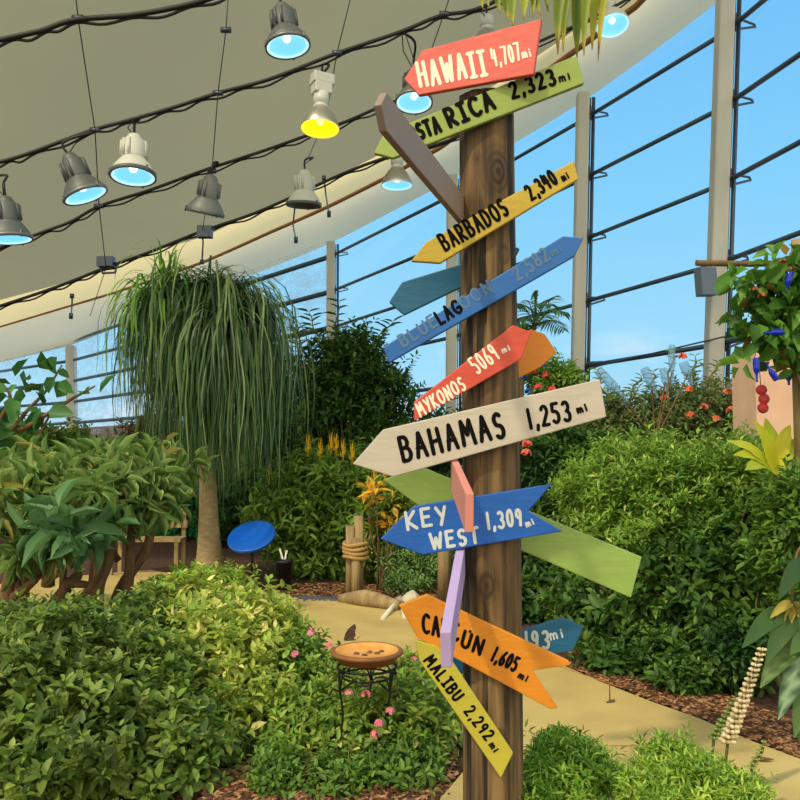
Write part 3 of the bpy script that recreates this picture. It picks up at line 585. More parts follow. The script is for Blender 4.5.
def stems_mesh(base, tips, n, r0, root, mat, name='stem', sway=.15):
    m = MB(); idx = rng.choice(len(tips), min(n, len(tips)), replace=False); base = np.array(base, float)
    for i in idx:
        t = tips[i]; b = base+np.array([rnd.uniform(-.1,.1)+.15*(t[0]-base[0]), rnd.uniform(-.08,.08)+.15*(t[1]-base[1]), 0]); mid = (b+t)/2+np.array([rnd.uniform(-sway,sway), rnd.uniform(-sway,sway), rnd.uniform(-.02,.12)])-np.array([(t[0]-b[0])*.15, (t[1]-b[1])*.15, 0])
        m.tube(cat([b, mid, t], 4), list(np.linspace(r0, r0*.25, 9)), 5)
    return m.build(name, mat, root)
def shrub(name, label, category, blobs, tips, per, ln, aspect, cols, group=None, stemmat=None, nst=14, sr=.012, shoots=26, shl=1.0, updir=1, **kw):
    """blobs in metres: (x, y, z, rx, ry, rz)"""
    bx = sum(b[0] for b in blobs)/len(blobs); by = sum(b[1] for b in blobs)/len(blobs)
    r = thing(name, label, category, (bx, by, 0), group)
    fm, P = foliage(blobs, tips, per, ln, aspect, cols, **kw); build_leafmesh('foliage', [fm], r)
    if nst: stems_mesh((bx, by, 0), P, nst, sr, r, stemmat or M['stem'])
    if shoots:
        u = unit(shoots*3); u = u[u[:,2] > -.15][:shoots]; Bq = np.array([blobs[rnd.randrange(len(blobs))] for _ in u]); S0 = Bq[:,:3]+u*Bq[:,3:6]*.85; bs = []; ds = []; ls = []; mb = MB()
        for s0, uu, bq in zip(S0, u, Bq):
            if s0[2] < .05: continue
            L_ = bq[5]*rnd.uniform(.35,.8)*shl; d = nrm(uu*.8+[0,0,.55*updir]+unit(1)[0]*.35); prev = s0; pts = [np.array([bx, by, 0.]), (np.array([bx,by,0.])+s0)/2+[0,0,.05], s0]; nl = max(5, int(L_/(ln*.30)))
            for k in range(nl):
                d = nrm(d+np.array([0,0,-.05])+unit(1)[0]*.10); prev = prev+d*L_/nl; pts.append(prev); ax_ = nrm(np.cross(d,[.1,.2,1])); sd = nrm(np.cross(d, ax_)); t = k/nl
                for sg in (-1,1):
                    bs.append(prev); aa = k*1.57; ds.append((ax_*math.cos(aa)+sd*math.sin(aa))*sg+d*.7); ls.append(ln*(1.05-.55*t)*rnd.uniform(.75,1.15))
            mb.tube(pts, list(np.linspace(ln*.045, ln*.02, len(pts))), 4, srgb(110,120,60))
        if bs:
            bs = np.array(bs); ls = np.array(ls); q = len(bs); cc = palette(cols, q)*1.08
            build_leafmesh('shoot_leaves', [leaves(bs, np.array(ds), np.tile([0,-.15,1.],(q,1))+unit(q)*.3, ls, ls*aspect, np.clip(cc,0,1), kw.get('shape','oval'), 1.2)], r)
            mb.build('twigs', LEAF, r)
    return r, P
def B(px, py, Y, rw, rh, ry=None):
    """ellipsoid whose silhouette is about rw x rh pixels (radii) around px,py at depth Y"""
    c = atY(px, py, Y); s = Y/800; return (c[0], c[1], c[2], rw*s, ry or rw*s*.8, rh*s)
def flower_heads(root, pts, r, cols, name='flower_head', n=16):
    for p in pts:
        m = MB(); k = n
        for i in range(k):
            u = nrm([rnd.gauss(0,1), rnd.gauss(0,1), abs(rnd.gauss(0,1))]); c = np.array(p)+u*r*.75; col = srgb(*rnd.choice(cols))
            a = nrm(np.cross(u, [.3,.2,1])); b = np.cross(u, a)
            ring = [c+r*.36*(math.cos(t)*a+math.sin(t)*b)+u*r*.1*(i2 % 2) for i2, t in enumerate(np.linspace(0, 2*PI, 9)[:-1])]
            m.add([c+u*r*.02]+ring, [(0, q+1, (q+1)%8+1) for q in range(8)], col)
        m.build(name, LEAF, root)
DG = [(42,76,34),(58,98,42),(74,114,48),(34,62,30)]
MG = [(84,118,44),(104,138,54),(126,156,62),(64,96,38)]
LG = [(120,158,58),(146,182,72),(98,142,48),(168,196,86)]
YG = [(176,186,78),(200,200,100),(130,152,58),(158,172,66)]
SAGE = [(88,118,64),(108,136,78),(72,98,52),(126,150,88)]
BRN = [(120,92,62),(142,110,76),(96,74,50),(110,104,58)]

# --- hedge and bushes along the back wall
def back(px, top, bot, Y, rw, label, cols, tips=900, ln=.22, name='bush', asp=.5, per=5, cat_='bush', stack=2, **kw):
    s = Y/800; zt = atY(px, top, Y)[2]; x = atY(px, 440, Y)[0]; zb = max(0, zt-(bot-top)*s); h = zt-zb
    bl = []
    for i in range(stack):
        f = (i+.5)/stack; bl.append((x+rnd.uniform(-.2,.2)*rw*s, Y+rnd.uniform(-.2,.2), zb+h*f, rw*s*(1-.25*f), rw*s*.7, h/stack*.72))
    return shrub(name, label, cat_, bl, tips, per, ln, asp, cols, 'bushes along the glass wall' if False else None, **kw)
back(-12,428,560,22,70,'dark green bush at the far left edge below the window rails',LG[:1]+MG,900,.28)
back(60,436,560,24,60,'leafy green bush under the left white steel post',MG+LG[:1],1000,.26,accents=(.05,(150,160,90)))
back(120,446,580,21,45,'low bush with strap-like leaves left of the ponytail palm',MG,900,.3,asp=.18,shape='blade')
back(152,424,500,26,42,'brown dried vine tangle behind the ponytail palm',BRN,1300,.22,cat_='vine',name='dry_vine')
back(205,440,540,24,40,'brown and green shrub directly behind the ponytail palm trunk',BRN+DG+MG,900,.22)
back(175,480,585,14,36,'bright teal green shrub beside the ponytail palm trunk',[(40,150,90),(60,170,110),(50,120,66)],900,.12)
back(95,470,590,16,60,'shadowy dark green bush behind the woody shrub',DG,1100,.18)
back(10,470,600,15,60,'shadowy dark green bush at the left edge beyond the sandy path',DG,900,.18)
back(235,470,585,13,40,'dark green fern-like bush right of the ponytail palm trunk',DG,1300,.13,asp=.3,shape='blade')
back(270,420,560,17,46,'dark bush hidden behind the hanging leaves of the ponytail palm',DG,1200,.16)
back(330,348,560,15.5,60,'tall dark green shrub between the ponytail palm and the signpost',DG+[(84,112,52)],2600,.15,stack=4,accents=(.10,(130,150,70),(150,120,60)))
back(385,372,560,14.5,40,'tall green shrub just left of the red and pale boards',DG+MG[:2],1500,.15,stack=3)
back(290,372,560,16.5,40,'tall dark shrub touching the right tips of the ponytail palm',DG,1500,.15,stack=3)
back(440,420,600,13.5,50,'green shrub behind the signpost and the pale wood board',DG+MG[:1],1400,.13,stack=2)
back(500,440,620,11.5,30,'dark shrub showing between the signpost and the green board',DG,900,.1,stack=2)
# sprigs above the tall shrubs
def sprigs(root, pts, ln, cols, Y):
    for i, (x0, y0, x1, y1) in enumerate(pts):
        A, Bq = atY(x0,y0,Y), atY(x1,y1,Y); P = [A*(1-t)+Bq*t+np.array([.03*math.sin(t*9),0,0]) for t in np.linspace(0,1,8)]
        m = MB(); m.tube(P, [.012]*7+[.004], 5); s = m.build('sprig', M['stem'], root)
        base = np.array([P[j] for j in range(1,8) for _ in (0,1)]); n = len(base)
        D = np.array([(rnd.uniform(.5,1)*(-1 if j % 2 else 1), rnd.uniform(-.5,.5), .35) for j in range(n)])
        Ls = np.full(n, ln)*rng.uniform(.7,1.2,n)
        build_leafmesh('leaf_spray', [leaves(base, D, np.tile([0,-.3,1.],(n,1)), Ls, Ls*.45, palette(cols,n))], root, parent=s)
r,_ = back(350,340,420,15,42,'wispy topmost shrub rising before the glass right of the ponytail palm',DG+MG[:2],800,.15)
sprigs(r, [(322,345,308,312),(335,350,338,302),(345,345,360,335),(372,345,392,322),(300,352,296,330)], .26, DG+MG, 15)
# yellow-flowered plant
r,P = shrub('flowering_shrub','shrub with upright yellow flower spikes and broad leaves left of the pale board','shrub',[B(330,492,10.3,62,40,.7),B(300,522,10,50,40,.6),B(368,510,10,40,36,.6),B(330,555,10,55,40,.5)],1500,6,.15,.38,LG[:2]+MG+[(118,150,62)],spread=1.1,upw=.2,droop=1.6)
for (x,y) in ((308,450),(320,454),(331,448),(343,455),(352,458),(293,523),(374,478),(385,486),(269,478),(336,449)):
    p = atY(x,y,9.75); m = MB()
    for i in range(14):
        a = i*2.4; h = i/14; rr = .035*(1-h*.7); m.add([p+[rr*math.cos(a)*.2,rr*math.sin(a)*.2,h*.2-.05], p+[rr*math.cos(a+.4)*1.2,rr*math.sin(a+.4)*1.2,h*.2-.02], p+[rr*math.cos(a)*1.5,rr*math.sin(a)*1.5,h*.2+.05], p+[rr*math.cos(a-.4)*1.2,rr*math.sin(a-.4)*1.2,h*.2-.02]], [(0,1,2,3)], srgb(238,196,36))
    m.tube([p+[0,0,-.08], p+[0,0,.12]], .014, 5, srgb(214,176,40)); m.build('flower_spike', LEAF, r)
# croton with yellow leaves
r,P = shrub('croton','croton with big yellow and orange leaves beside the bright blue board point','shrub',[B(376,495,9,13,11,.15),B(393,525,9,10,10,.12)],14,6,.16,.40,[(236,196,60),(232,164,44),(220,206,96)],shape='oval',nst=8,shoots=0,stemmat=M['brownstem'])
r,P = shrub('croton','green croton with a few yellow leaves behind the bundled posts','shrub',[B(395,530,9.6,30,36,.3),B(372,560,9.4,14,30,.2)],330,6,.14,.34,MG+[(150,150,60)],accents=(.1,(226,190,70)),nst=10)
r,P = shrub('bush','small light green bush left of the post below the bright blue board','bush',[B(420,560,9.2,38,24,.4),B(405,585,8.8,24,14,.3)],700,5,.07,.4,[(110,150,80),(150,180,110),(90,130,70)],nst=8)
# big shrubs right of signpost
r,P = shrub(shoots=50, shl=0.6, name='shrub', label='dark leafy shrub right behind the signpost and light green board', category='shrub', blobs=[B(560,470,8.6,60,52,.7),B(545,540,8,52,50,.7),B(600,520,8,56,60,.7),B(560,600,7.6,60,40,.6),B(530,440,9,30,34,.5)], tips=4200, per=5, ln=.115, aspect=.45, cols=DG+MG[:2],nst=20,sr=.015,stemmat=M['brownstem'])
r,P = shrub(shoots=160, shl=0.7, name='shrub', label='big light green airy shrub filling the right side', category='shrub', blobs=[B(640,480,6.6,62,44,.55),B(700,500,6.3,70,56,.6),B(640,540,6.4,62,46,.55),B(745,480,6.2,50,44,.5),B(590,500,7,34,38,.3),B(785,520,6,40,60,.4)], tips=4600, per=6, ln=.080, aspect=.34, cols=LG+MG[1:3]+[(112,150,60)],shape='kite',nst=26,sr=.012,upw=.7,inner=.2,accents=(.05,(200,206,110)))
r,P = shrub(shoots=70, shl=0.5, name='shrub', label='large mid green shrub with oval leaves overhanging the path edge', category='shrub', blobs=[B(650,600,6.2,74,60,.5),B(720,580,5.9,62,66,.5),B(600,610,6.6,54,44,.5),B(628,662,5.8,56,30,.3),B(690,672,5.4,56,32,.3),B(735,650,5.4,44,44,.3),B(770,560,5.7,46,60,.4),B(790,600,5.4,30,30,.3)], tips=3600, per=5, ln=.095, aspect=.55, cols=DG+MG+[(82,124,56)],nst=34,sr=.014,stemmat=M['brownstem'],inner=.3)
r,P = shrub('flowering_shrub','tall lantana-like shrub with small orange and pink flowers before the right window','shrub',[B(640,425,9,44,34,.5),B(700,415,8.6,46,34,.5),B(740,430,8.4,36,40,.4),B(600,420,9.2,22,28,.4)],2300,5,.085,.4,SAGE+[(120,130,70),(140,120,80)],shape='kite',nst=26,stemmat=M['brownstem'])
sprigs(r, [(610,405,596,370),(630,400,640,376),(668,400,672,352),(690,400,694,356),(705,400,716,362),(728,400,732,372),(740,400,748,382),(655,400,652,372)], .10, SAGE+LG[:1], 8.7)
flower_heads(r, [atY(*q) for q in ((683,357,8.4),(689,390,8.2),(690,416,8),(731,411,7.9),(727,393,8.1),(748,402,8.1),(665,399,8.2),(716,420,8),(704,408,8.1))], .055, [(226,92,70),(236,120,70),(232,130,140),(240,170,80)])
r,P = shrub('flowering_shrub','small shrub with blue and red blossoms peeking above the pale board','shrub',[B(545,378,10,22,20,.3),B(565,385,10,20,20,.3)],420,5,.1,.4,LG[:3]+MG,nst=10)
flower_heads(r, [atY(*q) for q in ((538,388,9.6),(532,372,9.6),(546,376,9.7),(552,390,9.6))], .06, [(222,60,60),(236,90,90)])
flower_heads(r, [atY(*q) for q in ((528,392,9.6),(541,366,9.6),(524,378,9.7))], .05, [(60,90,200),(40,70,180)])
r,P = shrub('flowering_shrub','small shrub with salmon flowers right of the signpost under the pale board','shrub',[B(524,455,8,14,18,.2),B(528,480,8,16,20,.2)],300,5,.08,.4,DG,nst=6)
flower_heads(r, [atY(*q) for q in ((527,445,7.7),(526,454,7.7))], .06, [(226,110,90),(236,140,120)])
for (x, y, Y, rw, rh, lab, cols) in ((575,640,6.8,26,26,'low dark ground plant at the path edge right of the teal board',DG+MG),(690,676,5.2,26,14,'low leafy ground plant at the path edge below the big shrub',DG+MG),(658,655,5.6,26,20,'trailing green ground plant over the mulch edge',MG+DG),(740,650,5.2,32,22,'dark leafy plant in the shade left of the spotted big leaves',DG)):
    shrub('ground_plant',lab,'plant',[B(x,y,Y,rw,rh)],420,5,.06,.6,cols,nst=8,sr=.006)
shrub('shrub','deep green hedge behind the light airy shrub at the right','shrub',[B(680,450,9.5,50,50,.4)],1900,5,.12,.5,DG+MG[:1],nst=10)

# --- front left mass
r,P = shrub(shoots=60, shl=0.7, name='shrub', label='dense mid green shrub filling the lower left corner', category='shrub', blobs=[B(30,690,4.0,80,50,.45),B(20,770,3.7,80,50,.4),B(100,740,3.8,60,60,.4),B(60,650,4.2,60,40,.4)], tips=1350, per=6, ln=.072, aspect=.58, cols=[(72,96,34),(126,150,54),(164,178,88),(98,128,46),(90,112,52),(52,76,30)],nst=30,sr=.008,inner=.3)
r,P = shrub(shoots=50, shl=0.7, name='shrub', label='green shrub with heart-shaped leaves at lower left, right of the corner one', category='shrub', blobs=[B(140,690,4.3,62,52,.4),B(190,740,4.0,46,50,.35),B(150,780,3.8,60,30,.3)], tips=1150, per=6, ln=.074, aspect=.6, cols=[(72,96,34),(126,150,54),(164,178,88),(98,128,46),(90,112,52),(52,76,30)]+[(124,160,70)],nst=30,sr=.008,inner=.3)
r,P = shrub(shoots=50, shl=0.8, name='shrub', label='green leafy shrub at left in front of the woody trunks', category='shrub', blobs=[B(90,640,5.0,70,30,.4),B(20,640,5.2,50,30,.4),B(150,625,5.2,46,28,.4)], tips=1000, per=6, ln=.08, aspect=.5, cols=[(72,96,34),(126,150,54),(164,178,88),(98,128,46),(90,112,52),(52,76,30)]+SAGE[:2],nst=22,sr=.008)
r,P = shrub(shoots=60, shl=0.8, name='shrub', label='yellow-green variegated shrub glowing in the sun beside the terracotta bath', category='shrub', blobs=[B(235,620,5.0,50,34,.4),B(225,670,4.7,56,48,.45),B(268,640,4.9,30,36,.3),B(190,600,5.4,34,24,.3),B(250,705,4.5,44,34,.35)], tips=1500, per=5, ln=.072, aspect=.55, cols=YG+LG[:2],nst=26,sr=.007,accents=(.12,(226,214,130)))
r,P = shrub('shrub','yellow-green shrub just in front of the ponytail palm foot','shrub',[B(195,590,6.2,36,18,.4),B(225,588,6.4,26,18,.3),B(160,598,6,26,14,.3)],1300,5,.06,.5,LG+YG[2:],nst=12,sr=.007)
r,P = shrub(shoots=60, shl=0.6, name='lantana', label='lantana with pink flower heads below the terracotta bath', category='shrub', blobs=[B(330,715,4.5,44,34,.35),B(370,730,4.2,52,38,.35),B(300,745,4.2,40,36,.3),B(420,720,4.3,38,42,.3),B(330,680,4.8,40,22,.3)], tips=1900, per=5, ln=.058, aspect=.48, cols=LG[:2]+YG[2:]+MG[1:],nst=30,sr=.006,inner=.3,accents=(.06,(206,198,110)))
flower_heads(r, [atY(*q) for q in ((349,694,3.98),(366,695,3.9),(379,724,3.72),(375,735,3.75),(390,712,3.8))], .026, [(226,120,150),(240,160,180),(232,140,120)], n=18)
r,P = shrub('lantana','taller lantana with a pink flower left of the terracotta bath','shrub',[B(300,668,4.9,24,34,.3),B(290,710,4.6,30,30,.3)],1200,5,.05,.5,LG+MG[1:],nst=12,sr=.006)
flower_heads(r, [atY(*q) for q in ((295,655,4.55),(311,634,4.7),(330,646,4.8))], .028, [(226,120,150),(240,160,180)], n=18)
r,P = shrub('lantana','reddish-tinged lantana right of the terracotta bath stand','shrub',[B(415,675,5.0,26,18,.25),B(440,690,4.8,26,26,.25),B(400,700,4.8,30,20,.25)],1000,5,.048,.5,LG[:3]+[(170,120,90)],nst=12,sr=.006)
flower_heads(r, [atY(*q) for q in ((414,660,4.8),(400,678,4.7),(430,668,4.8))], .024, [(220,130,140),(230,150,150)])
r,P = shrub('lantana','low leafy lantana close to the mulch left of the signpost foot','shrub',[B(400,762,3.95,44,22,.25),B(340,775,3.8,30,16,.2),B(275,775,3.8,26,20,.2)],1100,5,.048,.5,MG+LG[:1],nst=12,sr=.006)
# --- ferny bright foreground bushes
FERN = [(136,172,52),(160,192,72),(98,146,46),(184,206,96),(80,128,42)]
r,P = shrub(shoots=30, shl=0.5, name='ferny_shrub', label='bright green ferny shrub right of the signpost foot', category='shrub', blobs=[B(572,775,3.1,42,30,.16),B(530,792,3.0,26,26,.14),B(560,752,3.2,24,18,.12)], tips=1500, per=7, ln=.042, aspect=.26, cols=FERN+[(90,150,48)],shape='kite',nst=12,sr=.006)
r,P = shrub(shoots=30, shl=0.5, name='ferny_shrub', label='bright yellow-green ferny shrub at the bottom edge in front of the flower spikes', category='shrub', blobs=[B(690,790,3.0,52,30,.18),B(650,800,2.9,30,24,.14),B(735,800,2.9,34,20,.14),B(670,765,3.15,30,22,.12)], tips=1700, per=7, ln=.042, aspect=.26, cols=FERN+[(200,214,90)],shape='kite',nst=12,sr=.006)
r,P = shrub('ferny_shrub','small dark lower clump of ferny leaves touching the signpost foot','shrub',[B(528,830,2.95,30,40,.15)],500,7,.042,.28,FERN[2:3]+MG,shape='kite',nst=8,sr=.006)

# --- woody shrub with thick trunks (left)
r = thing('woody_shrub', 'woody shrub with thick bare forked trunks and drooping leaves at left', 'shrub', gnd(45,640)*.82)
TR = [([(5,650,6.3),(8,590,6.3),(25,520,6.3),(30,470,6.4)],.07),([(10,600,6.3),(38,575,6.2),(40,540,6.2)],.04),([(42,645,6.4),(45,620,6.3),(65,590,6.3),(78,575,6.2)],.07),([(45,620,6.3),(28,612,6.3),(18,590,6.3),(20,560,6.4)],.045),([(48,618,6.4),(70,602,6.3),(92,588,6.2),(98,560,6.1),(92,520,6.2)],.05),([(100,640,6.3),(98,590,6.2),(108,560,6.2),(112,520,6.2),(108,470,6.3)],.055),([(66,582,6.2),(96,586,6.2)],.04),([(105,640,6.5),(120,590,6.5),(148,545,6.5),(150,500,6.6)],.055),([(126,610,6.4),(130,560,6.4),(132,500,6.4)],.05),([(48,585,6.9),(50,540,6.8),(46,480,6.8)],.06),([(24,600,6.9),(22,540,6.8),(20,470,6.8)],.05),([(62,600,6.9),(66,520,6.8)],.035),([(92,600,6.8),(96,540,6.8),(88,470,6.8)],.05),([(118,560,6.5),(105,540,6.4),(96,530,6.4)],.03)]
for pts, rr in TR:
    P = cat([atY(*q) for q in pts], 5); 
    if pts[0][1] > 630: P = [np.array([P[0][0], P[0][1], 0])]+P
    m = MB(); m.tube(P, list(np.linspace(rr, rr*.55, len(P))), 8); m.build('trunk', M['brownstem'], r)
fm, P = foliage([B(30,495,6.3,60,26,.6),B(95,488,6.3,60,24,.6),B(142,495,6.5,36,26,.5),B(60,472,7,80,20,.6),B(40,550,6.1,50,16,.3),B(140,468,7,50,18,.5)], 520, 6, .21, .25, [(124,154,76),(132,160,86),(92,128,60),(156,174,104),(100,130,66)], inner=.5, upw=.0, droop=2.2, accents=(.04,(150,140,70)))
build_leafmesh('foliage', [fm], r)
fm, P = foliage([B(76,528,5.6,34,20,.25)], 13, 6, .26, .34, [(96,136,84),(110,150,100),(76,116,70)], inner=.4, upw=.1, droop=2.0)
build_leafmesh('large_leaves', [fm], r)
# --- thin small tree at the left edge
r = thing('young_tree', 'thin branching young tree with round leaves against the left window', 'tree', (atY(-10,440,7.5)[0], 7.5, 0))
for pts in ([(-10,640,7.5),(-5,470,7.5),(20,420,7.5),(45,392,7.5),(62,365,7.5)],[(20,430,7.5),(30,425,7.4),(70,400,7.4),(95,386,7.4)],[(-5,430,7.5),(10,400,7.4),(4,385,7.4)],[(-8,500,7.4),(30,450,7.4),(55,405,7.4)]):
    P = cat([atY(*q) for q in pts], 5); m = MB(); m.tube(P, list(np.linspace(.03,.008,len(P))), 6); m.build('branch', M['brownstem'], r)
fm1, P = foliage([B(45,410,7.4,20,16,.2),B(8,392,7.4,18,16,.2),B(52,375,7.4,10,6,.1),B(92,392,7.4,8,10,.1),B(0,430,7.4,24,24,.3),B(20,380,7.4,24,6,.1)], 20, 3, .22, .75, [(70,124,60),(90,146,70),(50,96,50)], inner=.5, upw=0, droop=1.4)
build_leafmesh('foliage', [fm1], r)

# --- ponytail palm
base = np.array([atY(209,420,9.3)[0], 9.3, 0])
r = thing('ponytail_palm', 'ponytail palm with pale swollen trunk and a mop of long drooping leaves', 'palm tree', base)
m = MB(); zt = atY(205,395,9.3)[2]; P = [base+[.02,0,-.0], base+[.03,0,.25], base+[.02,0,.6], base+[0,0,1.1], base+[-.03,0,1.7], base+[-.02,0,2.2], base+[-.03,0,zt+.9]]
P = cat(P, 6); m.tube(P, list(np.interp(np.linspace(0,1,len(P)), [0,.08,.2,.4,.7,1], [.25,.20,.15,.11,.085,.07])), 20); m.build('trunk', M['palebark'], r)
def ribbon_leaves(name, hd, n, Lr_, reach, up, wid, cols, spread=2*PI, az0=0, segs=9, hang=1.0, jit=.1, root=None):
    V = []; F = []; Cc = []; cc = palette(cols, n, .15); q = 0; Lr_ = (Lr_[0]*1.05, Lr_[1]*1.28)
    for i in range(n):
        az = az0+rnd.uniform(-spread/2, spread/2); el = rnd.uniform(*up); Lg = rnd.uniform(*Lr_); rc = reach*rnd.uniform(.35,1.1)
        d = np.array([math.cos(az), math.sin(az), 0]); v = d*math.cos(el)+np.array([0,0,math.sin(el)]); rc *= .62; p = np.array(hd)+unit(1)[0]*jit; s = np.array([-d[1], d[0], 0]); tw = rnd.uniform(-1.2,1.2); st = Lg/segs
        for k in range(segs+1):
            t = k/segs; w_ = wid*(1-t**2.2)*(.6+.4*min(1,t*5))+.001
            sd = nrm(s*math.cos(tw*t)+d*math.sin(tw*t))
            V += [p-sd*w_/2, p+sd*w_/2]; Cc += [cc[i]*(.8+.4*t)]*2
            if k < segs: F.append((q+2*k, q+2*k+1, q+2*k+3, q+2*k+2))
            v = nrm(v*1.0+np.array([0,0,-1])*(.42/rc)*(st/.2)*hang*(.35+t)); v = nrm(v+s*.10*math.sin(k*1.1+i)+d*.10*math.sin(k*.8+i*2.3)); p = p+v*st
        q += 2*(segs+1)
    return (np.array(V), [np.array(F)], np.array(Cc))
PG = [(62,94,52),(80,114,62),(48,76,44),(104,132,80),(40,64,42),(128,146,96)]
heads = [((160,298),9.0,200,(.8,1.5),.5,PG),((186,288),9.2,230,(1.0,1.9),.55,PG),((212,286),9.1,300,(1.1,2.1),.6,PG),((236,290),9.3,280,(1.1,2.1),.6,PG),((254,308),9.2,240,(1.1,1.9),.5,PG),((200,305),9.7,240,(1.1,2.0),.6,PG),((225,318),8.8,220,(1.0,1.6),.5,PG)]
for (hp, Y, n, Lr2, rc, cl) in heads:
    n = int(n*1.25)
    h = atY(*hp, Y); m = MB(); t0 = P[-8]; m.tube(cat([t0, (t0+h)/2+np.array([0,0,-.12]), h], 4), [.06]*8+[.05], 8); m.build('branch', M['palebark'], r)
    build_leafmesh('leaf_rosette', [ribbon_leaves('', h, n, Lr2, rc, (-.5,1.15), .021, cl)], r)
h = atY(152,300,8.9); build_leafmesh('young_leaf_rosette', [ribbon_leaves('', h, 70, (.5,1.0), .5, (.3,1.5), .03, [(150,186,80),(120,164,60),(90,140,56)])], r)
h = atY(170,288,9.1); build_leafmesh('young_leaf_rosette', [ribbon_leaves('', h, 46, (.4,.8), .9, (.7,1.55), .03, [(110,160,60),(80,130,50)])], r)

# --- pinnate palms
def frond(pts, ln, wid, cols, root, n=30, rach=.01, hangdown=.2, name='frond', tip=None, both=True):
    P = cat(pts, 10); m = MB(); m.tube(P, list(np.linspace(rach, rach*.3, len(P))), 6); f = m.build(name, M['stem'], root)
    base = []; D = []; Ls = []
    for i in range(n):
        t = .12+.88*i/(n-1); k = min(int(t*(len(P)-1)), len(P)-2); p = P[k]+(P[k+1]-P[k])*(t*(len(P)-1)-k); tg = nrm(P[k+1]-P[k]); s = nrm(np.cross(tg, [0,0,1]))
        for sg in ((-1,1) if both else (1,)):
            base.append(p); D.append(tg*.6+s*sg*.9+np.array([0,0,-hangdown])); Ls.append(ln*math.sin(PI*(.12+.8*t))*rnd.uniform(.85,1.1))
    base = np.array(base); D = np.array(D); Ls = np.array(Ls); k = len(base)
    cc = palette(cols, k); parts = [leaves(base, D, np.tile([0,0,1.],(k,1))+unit(k)*.3, Ls, np.full(k, wid), cc, 'blade', 1.0)]
    return build_leafmesh('leaflets', parts, root, parent=f)
r = thing('palm_tree', 'small slender palm with spiky fronds against the sky right of the signpost', 'palm tree', (atY(521,440,11.5)[0], 11.5, 0))
cx = atY(535,326,11.5); m = MB(); m.tube(cat([np.array([atY(521,440,11.5)[0], 11.5, 0]), atY(521,400,11.5), atY(523,345,11.5), cx], 5), .045, 8); m.build('trunk', M['bark'], r)
for (x, y, dy) in ((510,325,-.3),(508,340,.4),(514,303,.3),(535,292,0),(556,296,.3),(566,312,-.3),(564,330,.5),(548,318,-.8),(525,300,-.6),(552,304,-.2)):
    e_ = atY(x,y,11.5+dy); frond([cx, (cx+e_)/2+[0,0,.12], e_], .32, .03, [(84,130,60),(66,110,50),(110,150,80)], r, 16)
# coconut palm whose frond hangs over the signpost
r = thing('palm_tree', 'palm whose green and yellow frond tips hang in at the top above the red board', 'palm tree', (2.6, 2.2, 0))
hd = np.array([2.6, 2.2, 3.85]); m = MB(); m.tube(cat([np.array([2.6,2.2,0]), np.array([2.66,2.2,1.5]), hd], 8), list(np.linspace(.16,.10,17)), 12); m.build('trunk', M['bark'], r)
HG = [(112,140,38),(90,124,34),(150,160,44)]
rp = cat([hd, np.array([2.0,2.5,4.0]), atY(640,-75,3.0), atY(560,-52,3.1), atY(490,-22,3.15)], 10)
m = MB(); m.tube(rp, list(np.linspace(.025,.006,len(rp))), 6); f = m.build('frond', M['stem'], r)
parts = []
for (xt, yt, xb, yb, w_, col, brown) in ((487,-25,483,9,7,0,.3),(495,-26,489,8,7,1,.3),(515,-32,508,22,9,1,.3),(524,-34,513,26,9,0,.3),(540,-40,524,20,10,2,.2),(548,-42,533,18,8,0,.2),(572,-50,558,55,9,1,.45),(582,-52,563,52,8,0,.35),(590,-55,577,58,11,1,.2),(600,-57,584,56,8,0,.25),(612,-60,592,50,9,2,.4),(622,-62,598,62,6,2,.8),(505,-30,500,14,8,0,.3),(532,-38,541,16,9,1,.3),(556,-46,548,12,9,0,.2),(640,-66,625,-10,9,1,.2),(655,-70,645,-20,9,1,.2)):
    Yv = 3.02+rnd.uniform(-.05,.08); A = atY(xt,yt,Yv); E = atY(xb,yb,Yv-.03); V = []; Cc = []; F = []; S = 10; g = np.array(srgb(*HG[col])); y_ = np.array(srgb(206,176,40)); bw = np.array(srgb(120,80,36))
    for k in range(S+1):
        t = k/S; p = A*(1-t)+E*t+np.array([-.02*math.sin(t*PI), 0, .02*math.sin(t*PI)]); w = w_*1.5*3.0/800*(.5 if k == 0 else 1)*max(.06, 1-t**3)/2; fold = w*.8
        for j, sx_ in enumerate((-1,0,1)):
            V.append(p+np.array([w*sx_, (fold if sx_ == 0 else 0), 0])); edge = abs(sx_)
            c_ = g*(1-.3*edge)+y_*.3*edge; tt = max(0, (t-(1-brown*.6))/(brown*.6)); c_ = c_*(1-min(1,tt*1.2))+(y_ if tt < .6 else bw)*min(1,tt*1.2); Cc.append(c_)
        if k < S:
            b0 = 3*k; F += [(b0,b0+1,b0+4,b0+3),(b0+1,b0+2,b0+5,b0+4)]
    parts.append((np.array(V), [np.array(F)], np.array(Cc)))
build_leafmesh('leaflets', parts, r, parent=f)
for (x,y,z) in ((3.6,2.8,3.6),(3.2,1.2,3.5),(2.3,.9,3.7),(3.4,3.4,4.1)):
    e_ = np.array([x,y,z]); frond([hd, (hd+e_)/2+[0,0,.25], e_], .5, .035, [(96,136,50),(120,150,50)], r, 26, .02, .5)

